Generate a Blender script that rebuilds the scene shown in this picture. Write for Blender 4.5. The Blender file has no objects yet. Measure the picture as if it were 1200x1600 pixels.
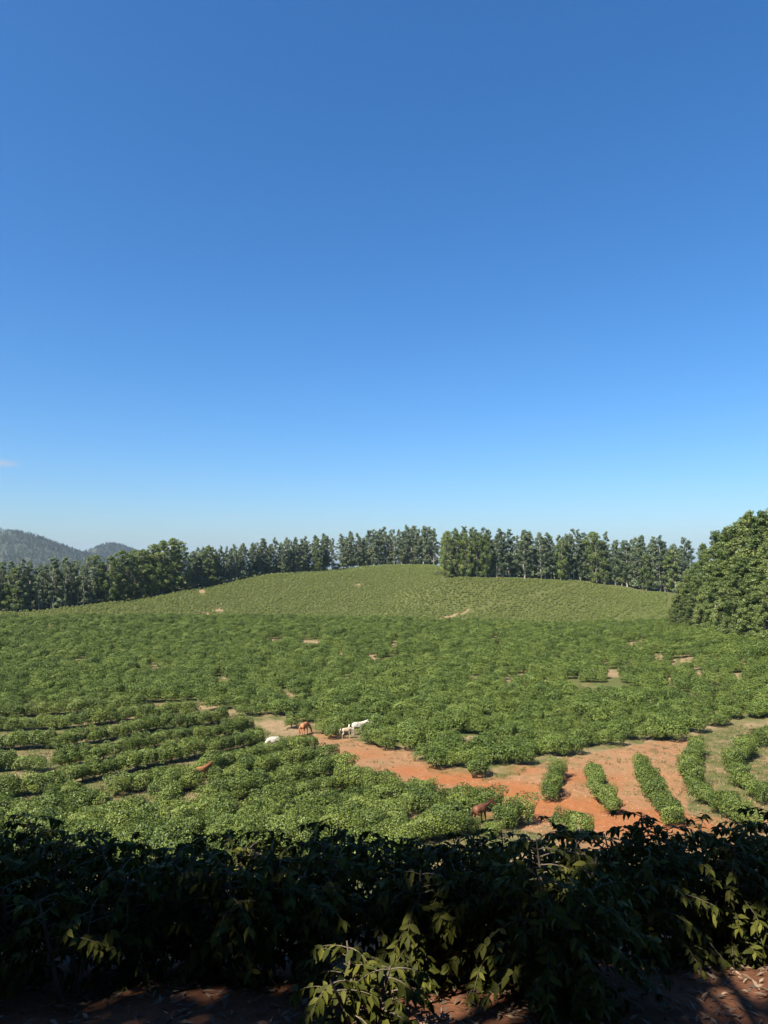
import bpy, bmesh, math, random
import numpy as np
from mathutils import Vector, Matrix

random.seed(7)
RNG = np.random.default_rng(7)
SC = bpy.context.scene
COL = SC.collection

# ------------------------------------------------------------------ camera, sky, sun, exposure
F = 1111.0                                   # focal length in pixels of the 1200x1600 photograph
PITCH = math.atan(80.0 / F)
cam_d = bpy.data.cameras.new('camera'); cam = bpy.data.objects.new('camera', cam_d); COL.objects.link(cam)
cam_d.sensor_fit = 'VERTICAL'; cam_d.sensor_height = 36.0; cam_d.lens = 36.0 * F / 1600.0
cam_d.clip_start = 0.05; cam_d.clip_end = 20000.0
cam.location = (0, 0, 0); cam.rotation_euler = (math.pi / 2 + PITCH, 0, 0)
SC.camera = cam

SUN_EL = math.radians(50.0)
SUN_AZ = math.radians(224.0)                 # compass style: clockwise from +Y; behind the viewer, to the left
TOSUN = np.array([math.sin(SUN_AZ) * math.cos(SUN_EL), math.cos(SUN_AZ) * math.cos(SUN_EL), math.sin(SUN_EL)])
W = bpy.data.worlds.new('World'); SC.world = W; W.use_nodes = True
wn = W.node_tree; wn.nodes.clear()
sky = wn.nodes.new('ShaderNodeTexSky'); sky.sky_type = 'NISHITA'; sky.sun_disc = False
sky.sun_elevation = SUN_EL; sky.sun_rotation = SUN_AZ
sky.altitude = 0.0; sky.air_density = 1.1; sky.dust_density = 1.2; sky.ozone_density = 10.0
bg = wn.nodes.new('ShaderNodeBackground'); bg.inputs['Strength'].default_value = 0.079
wo = wn.nodes.new('ShaderNodeOutputWorld')
sat = wn.nodes.new('ShaderNodeHueSaturation'); sat.inputs['Saturation'].default_value = 1.15      # the clear deep blue of the day, evenly over the whole sky
wn.links.new(sky.outputs[0], sat.inputs['Color']); gam = wn.nodes.new('ShaderNodeGamma'); gam.inputs['Gamma'].default_value = 1.0; wn.links.new(sat.outputs[0], gam.inputs['Color']); wn.links.new(gam.outputs[0], bg.inputs[0]); wn.links.new(bg.outputs[0], wo.inputs[0])

sun_d = bpy.data.lights.new('sun', 'SUN'); sun = bpy.data.objects.new('sun', sun_d); COL.objects.link(sun)
sun_d.energy = 5.0; sun_d.angle = math.radians(0.55); sun_d.color = (1.0, 0.93, 0.80)
sun.rotation_euler = Vector(TOSUN).to_track_quat('Z', 'Y').to_euler()

SC.view_settings.view_transform = 'Standard'; SC.view_settings.look = 'None'
SC.view_settings.exposure = 1.18; SC.view_settings.gamma = 1.0
SC.view_settings.use_curve_mapping = False
SC.render.engine = 'CYCLES'
SC.cycles.use_denoising = True
SC.cycles.max_bounces = 4; SC.cycles.diffuse_bounces = 1; SC.cycles.glossy_bounces = 2
SC.cycles.transmission_bounces = 3; SC.cycles.transparent_max_bounces = 8; SC.cycles.volume_bounces = 0

# two faint wisps of cloud low in the sky
def wisp(prev, px, row, w, h, amt):
    b_ = (800.0 - row) / F; v_ = Vector(((px - 600.0) / F, math.cos(PITCH) - b_ * math.sin(PITCH), math.sin(PITCH) + b_ * math.cos(PITCH))).normalized()
    N = wn.nodes.new; L = wn.links.new
    tc = N('ShaderNodeTexCoord'); sb = N('ShaderNodeVectorMath'); sb.operation = 'SUBTRACT'; sb.inputs[1].default_value = v_; L(tc.outputs['Generated'], sb.inputs[0])
    dv = N('ShaderNodeVectorMath'); dv.operation = 'DIVIDE'; dv.inputs[1].default_value = (w / F, w / F, h / F); L(sb.outputs[0], dv.inputs[0])
    nz = N('ShaderNodeTexNoise'); nz.inputs['Scale'].default_value = 1.6; nz.inputs['Detail'].default_value = 4; L(dv.outputs[0], nz.inputs['Vector'])
    ln = N('ShaderNodeVectorMath'); ln.operation = 'LENGTH'; L(dv.outputs[0], ln.inputs[0])
    ad = N('ShaderNodeMath'); ad.operation = 'ADD'; L(ln.outputs['Value'], ad.inputs[0]); L(nz.outputs[0], ad.inputs[1])
    mr = N('ShaderNodeMapRange'); mr.interpolation_type = 'SMOOTHSTEP'; mr.inputs['From Min'].default_value = 0.5; mr.inputs['From Max'].default_value = 1.5; mr.inputs['To Min'].default_value = amt; mr.inputs['To Max'].default_value = 0.0; L(ad.outputs[0], mr.inputs['Value'])
    mx = N('ShaderNodeMix'); mx.data_type = 'RGBA'; mx.inputs['B'].default_value = (3.1, 3.3, 3.9, 1); L(mr.outputs[0], mx.inputs['Factor']); L(prev, mx.inputs['A'])
    return mx.outputs['Result']
s_ = wisp(wisp(gam.outputs[0], 2, 724, 30, 8, 0.55), 360, 806, 12, 1.6, 0.5)
wn.links.new(s_, bg.inputs[0])

# ------------------------------------------------------------------ small helpers
def tag(o, label=None, cat=None, group=None, kind=None):
    if label: o['label'] = label
    if cat: o['category'] = cat
    if group: o['group'] = group
    if kind: o['kind'] = kind
    return o

def link(name, data, parent=None, loc=None, rot=None, scl=None):
    o = bpy.data.objects.new(name, data); COL.objects.link(o)
    if parent is not None: o.parent = parent
    if loc is not None: o.location = loc
    if rot is not None: o.rotation_euler = rot
    if scl is not None: o.scale = scl
    return o

def empty(name, loc, rz=0.0, scl=(1, 1, 1)):
    o = link(name, None, None, loc, (0, 0, rz), scl); o.empty_display_size = 0.2
    return o

def mesh_np(name, verts, faces, mat=None, tint=None, smooth=False):
    """verts (n,3); faces: array (m,k) of equal size, or a list of such arrays"""
    me = bpy.data.meshes.new(name)
    if not isinstance(faces, (list, tuple)): faces = [faces]
    faces = [np.asarray(f, dtype=np.int32) for f in faces if len(f)]
    verts = np.asarray(verts, dtype=np.float32)
    me.vertices.add(len(verts)); me.vertices.foreach_set('co', verts.ravel())
    tot = np.concatenate([np.full(len(f), f.shape[1], np.int32) for f in faces])
    start = np.concatenate([[0], np.cumsum(tot)[:-1]]).astype(np.int32)
    loops = np.concatenate([f.ravel() for f in faces])
    me.loops.add(len(loops)); me.loops.foreach_set('vertex_index', loops)
    me.polygons.add(len(tot)); me.polygons.foreach_set('loop_start', start); me.polygons.foreach_set('loop_total', tot)
    if smooth: me.polygons.foreach_set('use_smooth', np.ones(len(tot), bool))
    me.update(calc_edges=True)
    if tint is not None:
        a = me.attributes.new('tint', 'FLOAT', 'POINT'); a.data.foreach_set('value', np.asarray(tint, np.float32))
    if mat is not None: me.materials.append(mat)
    me.validate()
    return me

def norm(a):
    return a / np.maximum(np.linalg.norm(a, axis=-1, keepdims=True), 1e-9)

# ------------------------------------------------------------------ pixel geometry of the survey (photograph 1200x1600)
TP = math.tan(PITCH); CP = math.cos(PITCH); SP = math.sin(PITCH)
def row_slope(row):
    b = (800.0 - row) / F
    return (TP + b) / (1 - b * TP)
def px_u(px, row=900.0):
    b = (800.0 - row) / F
    return ((px - 600.0) / F) / (CP - b * SP)
def to_px(P):
    P = np.asarray(P, float)
    dz = P[..., 1] * CP + P[..., 2] * SP
    up = -P[..., 1] * SP + P[..., 2] * CP
    return 600 + F * P[..., 0] / dz, 800 - F * up / dz

# ------------------------------------------------------------------ terrain height
NEAR = [(-30, -1.2), (-6, -1.5), (0, -1.65), (3, -2.6), (4.7, -3.05), (5.9, -3.35), (7, -3.75), (8, -4.35), (9.5, -5.1), (14, -7.0), (30, -13.6), (46, -18.6)]
MIDR = [(54, 1287), (60, 1250), (70, 1196), (82, 1150), (97, 1102), (125, 1050), (160, 1005), (200, 972)]
def cols():
    def z(d, r): return d * row_slope(r)
    mid = [(d, z(d, r)) for d, r in MIDR]
    C = {}
    def far(lst, tail): return [(d, z(d, r)) for d, r in lst] + tail
    E = [(900, -46), (1600, -50), (9000, -60)]
    C[-250] = NEAR + mid[:-1] + far([(200, 967), (226, 981), (248, 958)], [(300, -19), (500, -34)]) + E
    C[0] = NEAR + mid[:-1] + far([(200, 968), (226, 981), (252, 955)], [(300, -18), (500, -32)]) + E
    C[150] = NEAR + mid[:-1] + far([(200, 969), (228, 982), (268, 941)], [(320, -15), (500, -30)]) + E
    C[290] = NEAR + mid[:-1] + far([(200, 970), (230, 983), (298, 917)], [(350, -9), (500, -26)]) + E
    C[420] = NEAR + mid[:-1] + far([(200, 971), (232, 984), (254, 970), (344, 897)], [(400, -6), (520, -24)]) + E
    C[600] = NEAR + mid[:-1] + far([(200, 973), (234, 986), (256, 971), (388, 883)], [(440, -2), (540, -20)]) + E
    C[690] = NEAR + mid[:-1] + far([(200, 976), (234, 987), (256, 969), (302, 898), (388, 884)], [(440, -3), (540, -20)]) + E
    C[900] = NEAR + mid[:-1] + far([(200, 982), (234, 986), (256, 964), (312, 905)], [(380, -5), (540, -22)]) + E
    C[1040] = NEAR + mid[:-3] + far([(125, 1045), (160, 997), (186, 982), (205, 974), (240, 952), (285, 925)], [(350, -12), (540, -26)]) + E
    C[1200] = NEAR + mid[:-4] + far([(97, 1094), (118, 1030), (136, 1003), (170, 984), (205, 967), (285, 935)], [(350, -14), (540, -26)]) + E
    C[1450] = NEAR + mid[:-4] + far([(97, 1090), (112, 1030), (125, 1007), (170, 984), (205, 967), (285, 935)], [(350, -14), (540, -26)]) + E
    return C
def pchip(xs, ys, xq):
    xs = np.array(xs, float); ys = np.array(ys, float)
    h = np.diff(xs); dl = np.diff(ys) / h
    m = np.zeros(len(xs))
    for i in range(1, len(xs) - 1):
        if dl[i - 1] * dl[i] > 0:
            w1 = 2 * h[i] + h[i - 1]; w2 = h[i] + 2 * h[i - 1]
            m[i] = (w1 + w2) / (w1 / dl[i - 1] + w2 / dl[i])
    m[0] = dl[0]; m[-1] = dl[-1]
    k = np.clip(np.searchsorted(xs, xq) - 1, 0, len(h) - 1)
    t = np.clip((xq - xs[k]) / h[k], 0, 1); hh = h[k]
    return ((2*t**3-3*t**2+1)*ys[k] + (t**3-2*t**2+t)*hh*m[k] + (-2*t**3+3*t**2)*ys[k+1] + (t**3-t**2)*hh*m[k+1])
DG = np.concatenate([np.arange(-30, 60, 0.5), np.arange(60, 600, 2.0), np.geomspace(600, 9000, 40)])
UG = np.linspace(-0.75, 0.75, 151)
_C = cols(); _cu = [px_u(p) for p in _C]; _cz = np.array([pchip(*zip(*_C[p]), DG) for p in _C])
HG = np.array([np.interp(UG, _cu, _cz[:, j]) for j in range(len(DG))])           # [d, u]
_k = np.exp(-0.5 * (np.arange(-6, 7) / 2.5) ** 2); _k /= _k.sum()
HG = np.array([np.convolve(np.pad(r, 6, mode='edge'), _k, 'valid') for r in HG])
def H(x, y):
    x = np.asarray(x, float); y = np.asarray(y, float)
    u = np.clip(x / np.maximum(y, 4.0), -0.749, 0.749)
    fj = np.interp(y, DG, np.arange(len(DG))); j = np.clip(fj.astype(int), 0, len(DG) - 2); tj = fj - j
    fi = (u + 0.75) / 1.5 * 150; i = np.clip(fi.astype(int), 0, 149); ti = fi - i
    z = (HG[j, i] * (1 - ti) + HG[j, i + 1] * ti) * (1 - tj) + (HG[j + 1, i] * (1 - ti) + HG[j + 1, i + 1] * ti) * tj
    near = np.clip((y - 3) / 40, 0, 1)
    bump = 0.05 * np.sin(x * 1.9 + 0.7 * y) * np.sin(y * 1.3 - 0.4 * x) + near * 0.16 * np.sin(x * 0.31 + 1.1) * np.sin(y * 0.23 + 0.4 * x * 0.2)
    return z + bump
_dm = np.concatenate([np.arange(3, 120, 0.1), np.arange(120, 420, 0.4)])
def unproj(px, row):
    """where the line of sight of a photo pixel meets the terrain"""
    b = (800.0 - row) / F
    ux = ((px - 600.0) / F) / (CP - b * SP); s = row_slope(row)
    hit = s * _dm < H(ux * _dm, _dm)
    d = _dm[np.argmax(hit)] if hit.any() else 300.0
    return np.array([ux * d, d, float(H(ux * d, d))])
def at(px, d):
    x = px_u(px) * d
    return np.array([x, d, float(H(x, d))])

def inpoly(px, py, poly):
    px = np.asarray(px); inside = np.zeros(px.shape, bool); n = len(poly)
    for i in range(n):
        x1, y1 = poly[i]; x2, y2 = poly[(i + 1) % n]
        c = ((y1 > py) != (y2 > py)) & (px < (x2 - x1) * (py - y1) / (y2 - y1 + 1e-9) + x1)
        inside ^= c
    return inside

# ------------------------------------------------------------------ materials
def new_mat(name):
    m = bpy.data.materials.new(name); m.use_nodes = True
    nt = m.node_tree; nt.nodes.clear()
    out = nt.nodes.new('ShaderNodeOutputMaterial'); b = nt.nodes.new('ShaderNodeBsdfPrincipled')
    nt.links.new(b.outputs[0], out.inputs[0])
    return m, nt, b, out

def ramp(nt, fac, stops):
    r = nt.nodes.new('ShaderNodeValToRGB'); e = r.color_ramp.elements
    while len(e) < len(stops): e.new(0.5)
    for k, (p, c) in enumerate(stops): e[k].position = p; e[k].color = (*c, 1)
    if fac is not None: nt.links.new(fac, r.inputs[0])
    return r

def noise(nt, scale, detail=4, rough=0.55, vec=None):
    n = nt.nodes.new('ShaderNodeTexNoise'); n.inputs['Scale'].default_value = scale
    n.inputs['Detail'].default_value = detail; n.inputs['Roughness'].default_value = rough
    if vec is not None: nt.links.new(vec, n.inputs['Vector'])
    return n

def leaf_mat(name, dark, mid, light, rough=0.45, trans=0.25, objvar=0.5, spec=0.5, vein=False):
    m, nt, b, out = new_mat(name)
    at_ = nt.nodes.new('ShaderNodeAttribute'); at_.attribute_name = 'tint'
    oi = nt.nodes.new('ShaderNodeObjectInfo')
    mx = nt.nodes.new('ShaderNodeMath'); mx.operation = 'MULTIPLY_ADD'
    nt.links.new(oi.outputs['Random'], mx.inputs[0]); mx.inputs[1].default_value = objvar; mx.inputs[2].default_value = -objvar / 2
    ad = nt.nodes.new('ShaderNodeMath'); ad.operation = 'ADD'; ad.use_clamp = True
    nt.links.new(at_.outputs['Fac'], ad.inputs[0]); nt.links.new(mx.outputs[0], ad.inputs[1])
    r = ramp(nt, ad.outputs[0], [(0.0, dark), (0.5, mid), (1.0, light)])
    nt.links.new(r.outputs[0], b.inputs['Base Color'])
    b.inputs['Roughness'].default_value = rough; b.inputs['Specular IOR Level'].default_value = spec
    if trans > 0:
        t = nt.nodes.new('ShaderNodeBsdfTranslucent'); ms = nt.nodes.new('ShaderNodeMixShader'); ms.inputs[0].default_value = trans
        hs = nt.nodes.new('ShaderNodeHueSaturation'); hs.inputs['Hue'].default_value = 0.485; hs.inputs['Saturation'].default_value = 1.15; hs.inputs['Value'].default_value = 1.7
        nt.links.new(r.outputs[0], hs.inputs['Color']); nt.links.new(hs.outputs[0], t.inputs['Color'])
        nt.links.new(b.outputs[0], ms.inputs[1]); nt.links.new(t.outputs[0], ms.inputs[2]); nt.links.new(ms.outputs[0], out.inputs[0])
    return m

M_COFFEE = leaf_mat('coffee_leaf', (0.036, 0.058, 0.011), (0.112, 0.150, 0.028), (0.195, 0.225, 0.048), rough=0.48, trans=0.06, objvar=0.45, spec=0.25)
M_COFFEE_MID = leaf_mat('coffee_leaf_mid', (0.036, 0.060, 0.012), (0.106, 0.148, 0.028), (0.180, 0.212, 0.044), rough=0.5, trans=0.06, objvar=0.40, spec=0.2)
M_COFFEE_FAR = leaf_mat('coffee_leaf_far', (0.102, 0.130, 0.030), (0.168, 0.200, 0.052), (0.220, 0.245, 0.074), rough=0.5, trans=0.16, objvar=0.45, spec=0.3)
M_COFFEE_SHADE = leaf_mat('coffee_leaf_shade_darkened', (0.024, 0.029, 0.005), (0.047, 0.052, 0.009), (0.16, 0.155, 0.030), rough=0.6, trans=0.15, objvar=0.2, spec=0.10)  # hedge leaf colour darkened, so part of the shade is in the albedo
M_EUC = leaf_mat('eucalyptus_leaf_haze_tinted', (0.064, 0.094, 0.050), (0.122, 0.156, 0.080), (0.175, 0.200, 0.092), rough=0.5, trans=0.2, objvar=0.5, spec=0.3)  # leaf colour lightened and blued to carry some of the distance haze
M_EUC_GREEN = leaf_mat('broad_crown_leaf', (0.062, 0.092, 0.025), (0.124, 0.164, 0.046), (0.195, 0.220, 0.064), rough=0.5, trans=0.2, objvar=0.45, spec=0.3)
M_HILLTREE = leaf_mat('hill_tree_leaf', (0.018, 0.028, 0.013), (0.030, 0.041, 0.017), (0.056, 0.058, 0.026), rough=0.7, trans=0.1, objvar=0.8)
M_GRASS = leaf_mat('grass_blade', (0.060, 0.078, 0.020), (0.105, 0.115, 0.035), (0.20, 0.165, 0.075), rough=0.6, trans=0.2, objvar=0.0)

def bark_mat(name, c1, c2, sc=6.0):
    m, nt, b, out = new_mat(name)
    tc = nt.nodes.new('ShaderNodeTexCoord'); mp = nt.nodes.new('ShaderNodeMapping'); mp.inputs['Scale'].default_value = (1, 1, 0.2)
    nt.links.new(tc.outputs['Object'], mp.inputs[0])
    n = noise(nt, sc, 5, 0.6, mp.outputs[0]); r = ramp(nt, n.outputs[0], [(0.3, c1), (0.7, c2)])
    nt.links.new(r.outputs[0], b.inputs['Base Color']); b.inputs['Roughness'].default_value = 0.85
    bp = nt.nodes.new('ShaderNodeBump'); bp.inputs['Strength'].default_value = 0.4
    nt.links.new(n.outputs[0], bp.inputs['Height']); nt.links.new(bp.outputs[0], b.inputs['Normal'])
    return m
M_EBARK = bark_mat('eucalyptus_bark', (0.16, 0.13, 0.10), (0.42, 0.38, 0.32), 1.2)
M_CBARK = bark_mat('coffee_bark', (0.07, 0.052, 0.036), (0.17, 0.135, 0.095), 14.0)

def ground_mat():
    m, nt, b, out = new_mat('plantation_ground')
    tc = nt.nodes.new('ShaderNodeTexCoord'); v = tc.outputs['Object']
    at_ = nt.nodes.new('ShaderNodeAttribute'); at_.attribute_name = 'mask'
    sp = nt.nodes.new('ShaderNodeSeparateColor'); nt.links.new(at_.outputs['Color'], sp.inputs[0])
    n1 = noise(nt, 0.35, 6, 0.6, v); n2 = noise(nt, 2.2, 6, 0.65, v); n3 = noise(nt, 14.0, 5, 0.7, v); n4 = noise(nt, 0.09, 4, 0.6, v)
    red = ramp(nt, n2.outputs[0], [(0.28, (0.20, 0.076, 0.028)), (0.5, (0.25, 0.096, 0.035)), (0.72, (0.26, 0.116, 0.050))])
    tan = ramp(nt, n2.outputs[0], [(0.3, (0.165, 0.112, 0.058)), (0.7, (0.26, 0.186, 0.106))])
    weed = ramp(nt, n3.outputs[0], [(0.3, (0.045, 0.058, 0.015)), (0.52, (0.080, 0.088, 0.026)), (0.72, (0.14, 0.115, 0.055))])
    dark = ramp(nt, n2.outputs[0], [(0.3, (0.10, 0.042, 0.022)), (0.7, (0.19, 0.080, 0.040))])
    def mix(a, c, fac):
        k = nt.nodes.new('ShaderNodeMix'); k.data_type = 'RGBA'
        nt.links.new(a, k.inputs['A']); nt.links.new(c, k.inputs['B']); nt.links.new(fac, k.inputs['Factor']); return k.outputs['Result']
    def edge(chan, nz, amp, lo, hi):          # mask +- noise, sharpened
        a = nt.nodes.new('ShaderNodeMath'); a.operation = 'SUBTRACT'; nt.links.new(nz, a.inputs[0]); a.inputs[1].default_value = 0.5
        c = nt.nodes.new('ShaderNodeMath'); c.operation = 'MULTIPLY_ADD'; nt.links.new(a.outputs[0], c.inputs[0]); c.inputs[1].default_value = amp; nt.links.new(chan, c.inputs[2])
        mr = nt.nodes.new('ShaderNodeMapRange'); mr.inputs['From Min'].default_value = lo; mr.inputs['From Max'].default_value = hi; nt.links.new(c.outputs[0], mr.inputs['Value'])
        return mr.outputs[0]
    c0 = mix(weed.outputs[0], tan.outputs[0], edge(sp.outputs['Green'], n1.outputs[0], 1.6, 0.3, 0.7))
    c1 = mix(c0, red.outputs[0], edge(sp.outputs['Red'], n1.outputs[0], 0.55, 0.15, 0.75))
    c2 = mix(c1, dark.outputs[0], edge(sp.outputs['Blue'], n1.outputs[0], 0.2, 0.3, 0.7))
    nt.links.new(c2, b.inputs['Base Color']); b.inputs['Roughness'].default_value = 0.95; b.inputs['Specular IOR Level'].default_value = 0.15
    bp = nt.nodes.new('ShaderNodeBump'); bp.inputs['Strength'].default_value = 0.7; bp.inputs['Distance'].default_value = 0.06
    ad = nt.nodes.new('ShaderNodeMath'); ad.operation = 'MULTIPLY_ADD'; nt.links.new(n3.outputs[0], ad.inputs[0]); ad.inputs[1].default_value = 0.4; nt.links.new(n2.outputs[0], ad.inputs[2])
    nt.links.new(ad.outputs[0], bp.inputs['Height']); nt.links.new(bp.outputs[0], b.inputs['Normal'])
    return m
M_GROUND = ground_mat()

# ------------------------------------------------------------------ layout surveyed from the photograph (pixels of ground points)
FIELD_EDGE = [(-400, 1116), (0, 1117), (120, 1111), (213, 1105), (300, 1106), (345, 1114), (400, 1124), (450, 1128), (500, 1140), (520, 1148), (560, 1156),
              (612, 1168), (640, 1176), (668, 1200), (720, 1212), (760, 1217), (800, 1206), (850, 1190), (905, 1182), (950, 1175), (985, 1158), (1030, 1158), (1060, 1160), (1090, 1150),
              (1120, 1138), (1160, 1133), (1200, 1134), (1700, 1130)]
CLEAR_POLY = [(388, 1128), (440, 1128), (520, 1148), (570, 1160), (640, 1174), (670, 1205), (760, 1222), (830, 1205), (850, 1190), (930, 1175), (1010, 1160), (1080, 1150), (1140, 1136), (1330, 1132),
              (1330, 1330), (900, 1330), (820, 1296), (760, 1268), (690, 1238), (640, 1222), (560, 1198), (500, 1172), (440, 1150)]
RED_BLOBS = [(640, 1205, 60, 14, .8), (700, 1218, 70, 12, 1.), (780, 1235, 90, 18, 1.), (880, 1265, 120, 26, 1.), (1000, 1285, 130, 26, 1.), (570, 1180, 60, 12, .65), (500, 1158, 60, 12, .45),
             (900, 1215, 60, 20, .7), (960, 1225, 40, 25, .6), (1110, 1295, 60, 16, .8), (830, 1205, 40, 12, .6)]
# bare patches in the plantation: x, y, half width, half height (pixels on the ground)
BARE = [(485, 1004, 22, 3.5), (432, 1001, 14, 3), (345, 1061, 20, 4), (580, 1027, 9, 6), (531, 1022, 6, 4), (616, 1012, 5, 12), (745, 1022, 7, 6), (775, 998, 5, 5), (545, 1062, 12, 4),
        (240, 1041, 14, 3.5), (128, 1034, 10, 3), (76, 979, 7, 3), (745, 1062, 14, 4), (795, 1064, 12, 5), (820, 1060, 7, 9), (855, 1068, 10, 4), (905, 1072, 45, 6), (960, 1076, 40, 6), (955, 1052, 14, 6),
        (968, 1025, 4, 13), (944, 1030, 3, 9), (985, 1037, 6, 5), (1024, 1038, 3.5, 15), (1036, 1030, 5, 7), (1051, 1030, 3.5, 10), (1066, 1032, 3, 9), (1078, 1028, 4, 6), (1094, 1048, 4, 9), (1044, 1062, 4, 8),
        (1125, 1062, 4, 12), (1153, 1057, 9, 4), (1076, 1068, 5, 7), (990, 1006, 8, 4), (1004, 1004, 4, 6), (1160, 1030, 4, 8), (300, 1105, 26, 5), (735, 1157, 16, 5), (640, 1075, 8, 4), (450, 1085, 10, 3), (700, 1105, 8, 3), (560, 1100, 7, 3)]
FAR_BARE = [(295, 965, 9, 1.6), (316, 960, 12, 1.8), (342, 953, 6, 1.4), (315, 923, 5, 2.5), (408, 967, 4, 2), (560, 913, 4, 0.8)]
FAR_LANE = [(560, 1000), (672, 974), (706, 962), (770, 945), (860, 922), (905, 909)]        # track crossing the upper field

def edge_row(px): return np.interp(px, [p[0] for p in FIELD_EDGE], [p[1] for p in FIELD_EDGE])

# ------------------------------------------------------------------ ground sheet, split along the red dirt clearing
def build_ground():
    dd = np.concatenate([np.arange(-30, 2.5, 1.5), np.geomspace(2.6, 140, 330), np.geomspace(141.5, 700, 150), np.geomspace(720, 8000, 26)])
    ss = np.linspace(-1, 1, 301)
    D, S = np.meshgrid(dd, ss, indexing='ij')
    X = S * (np.maximum(D, 0) + 14) * 0.72
    Z = H(X, D)
    V = np.stack([X, D, Z], -1)
    px, py = to_px(V); ok = D > 3
    red = np.zeros_like(D); tan = np.zeros_like(D); dark = np.zeros_like(D)
    infield = ok & (D > 40) & (D < 130)
    inside = inpoly(px, py, CLEAR_POLY) & infield
    tan[inside] = 0.72
    for x, y, rx, ry, s in RED_BLOBS:
        q = ((px - x) / rx) ** 2 + ((py - y) / ry) ** 2
        red = np.maximum(red, np.where(infield, s * np.exp(-q * 0.8), 0))
    red = np.where(inside & (px > 470), np.maximum(red, 0.42), red)
    grassy = infield & (px > 1075) & (py < 1275); tan = np.where(grassy, 0.38, tan); red = np.where(grassy, red * 0.35, red)
    left = infield & ~inside & (py > edge_row(px) - 14); tan = np.where(left, 0.46, tan)
    for x, y, rx, ry in BARE:
        q = ((px - x) / (rx * 1.25)) ** 2 + ((py - y) / (ry * 1.4)) ** 2
        tan = np.maximum(tan, np.where((D > 60) & (D < 205), (0.35 if y > 1070 and 850 < x < 1000 else 0.85) * np.exp(-q * 0.7), 0))
    for x, y, rx, ry in FAR_BARE:
        q = ((px - x) / (rx * 1.3)) ** 2 + ((py - y) / (ry * 1.5)) ** 2
        tan = np.maximum(tan, np.where(D > 205, 0.9 * np.exp(-q * 0.5), 0))
    lane = np.interp(px, [p[0] for p in FAR_LANE], [p[1] for p in FAR_LANE])
    tan = np.maximum(tan, np.where((D > 205) & (px > 668) & (px < 735) & (np.abs(py - lane) < 2.5), 0.75, 0))
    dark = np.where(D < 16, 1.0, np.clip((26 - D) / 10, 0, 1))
    n, k = V.shape[:2]
    idx = np.arange(n * k).reshape(n, k)
    q = np.stack([idx[:-1, :-1], idx[:-1, 1:], idx[1:, 1:], idx[1:, :-1]], -1).reshape(-1, 4)
    sel = inside.ravel()[q].mean(1) > 0.5
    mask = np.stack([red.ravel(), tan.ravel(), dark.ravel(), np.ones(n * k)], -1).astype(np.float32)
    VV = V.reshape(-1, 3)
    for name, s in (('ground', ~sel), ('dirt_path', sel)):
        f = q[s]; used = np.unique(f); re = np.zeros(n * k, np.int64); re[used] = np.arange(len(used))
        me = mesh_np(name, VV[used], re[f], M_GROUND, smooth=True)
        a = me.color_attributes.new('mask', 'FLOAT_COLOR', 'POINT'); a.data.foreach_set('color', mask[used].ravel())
        o = link(name, me)
        tag(o, {'ground': 'sloping plantation ground of soil and weeds', 'dirt_path': 'red and tan bare earth clearing winding between the coffee rows'}[name], name.replace('_', ' '), kind='structure')
build_ground()

# ------------------------------------------------------------------ foliage builders
def leaf_quads(pos, nrm, size, aspect, rng):
    """kite shaped single leaves / sprays: 4 verts each"""
    n = len(pos)
    r = norm(rng.normal(size=(n, 3))); a = norm(np.cross(nrm, r)); b = np.cross(nrm, a)
    L = size[:, None]; Wd = L * aspect
    bend = nrm * L * rng.uniform(-0.12, 0.12, (n, 1))
    v = np.stack([pos - a * L * 0.5, pos + b * Wd * 0.5 + bend, pos + a * L * 0.5, pos - b * Wd * 0.5 + bend], 1).reshape(-1, 3)
    f = np.arange(4 * n).reshape(-1, 4)
    return v, f

def tube(p, r, sides=6):
    """tapered tube along points p with radii r -> verts, quads"""
    p = np.asarray(p, float); n = len(p); t = np.gradient(p, axis=0); t = norm(t)
    ref = np.where(np.abs(t[:, 2:3]) > 0.9, np.array([[1., 0, 0]]), np.array([[0., 0, 1]]))
    a = norm(np.cross(t, ref)); b = np.cross(t, a)
    ang = np.linspace(0, 2 * np.pi, sides, endpoint=False)
    v = p[:, None] + (a[:, None] * np.cos(ang)[None, :, None] + b[:, None] * np.sin(ang)[None, :, None]) * np.asarray(r)[:, None, None]
    i = np.arange(n * sides).reshape(n, sides); j = np.roll(i, -1, axis=1)
    f = np.stack([i[:-1], j[:-1], j[1:], i[1:]], -1).reshape(-1, 4)
    return v.reshape(-1, 3), f

def join(parts):
    V = []; Fc = []; o = 0
    for v, f in parts:
        V.append(v); Fc.append(f + o); o += len(v)
    return np.concatenate(V), np.concatenate(Fc)

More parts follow.
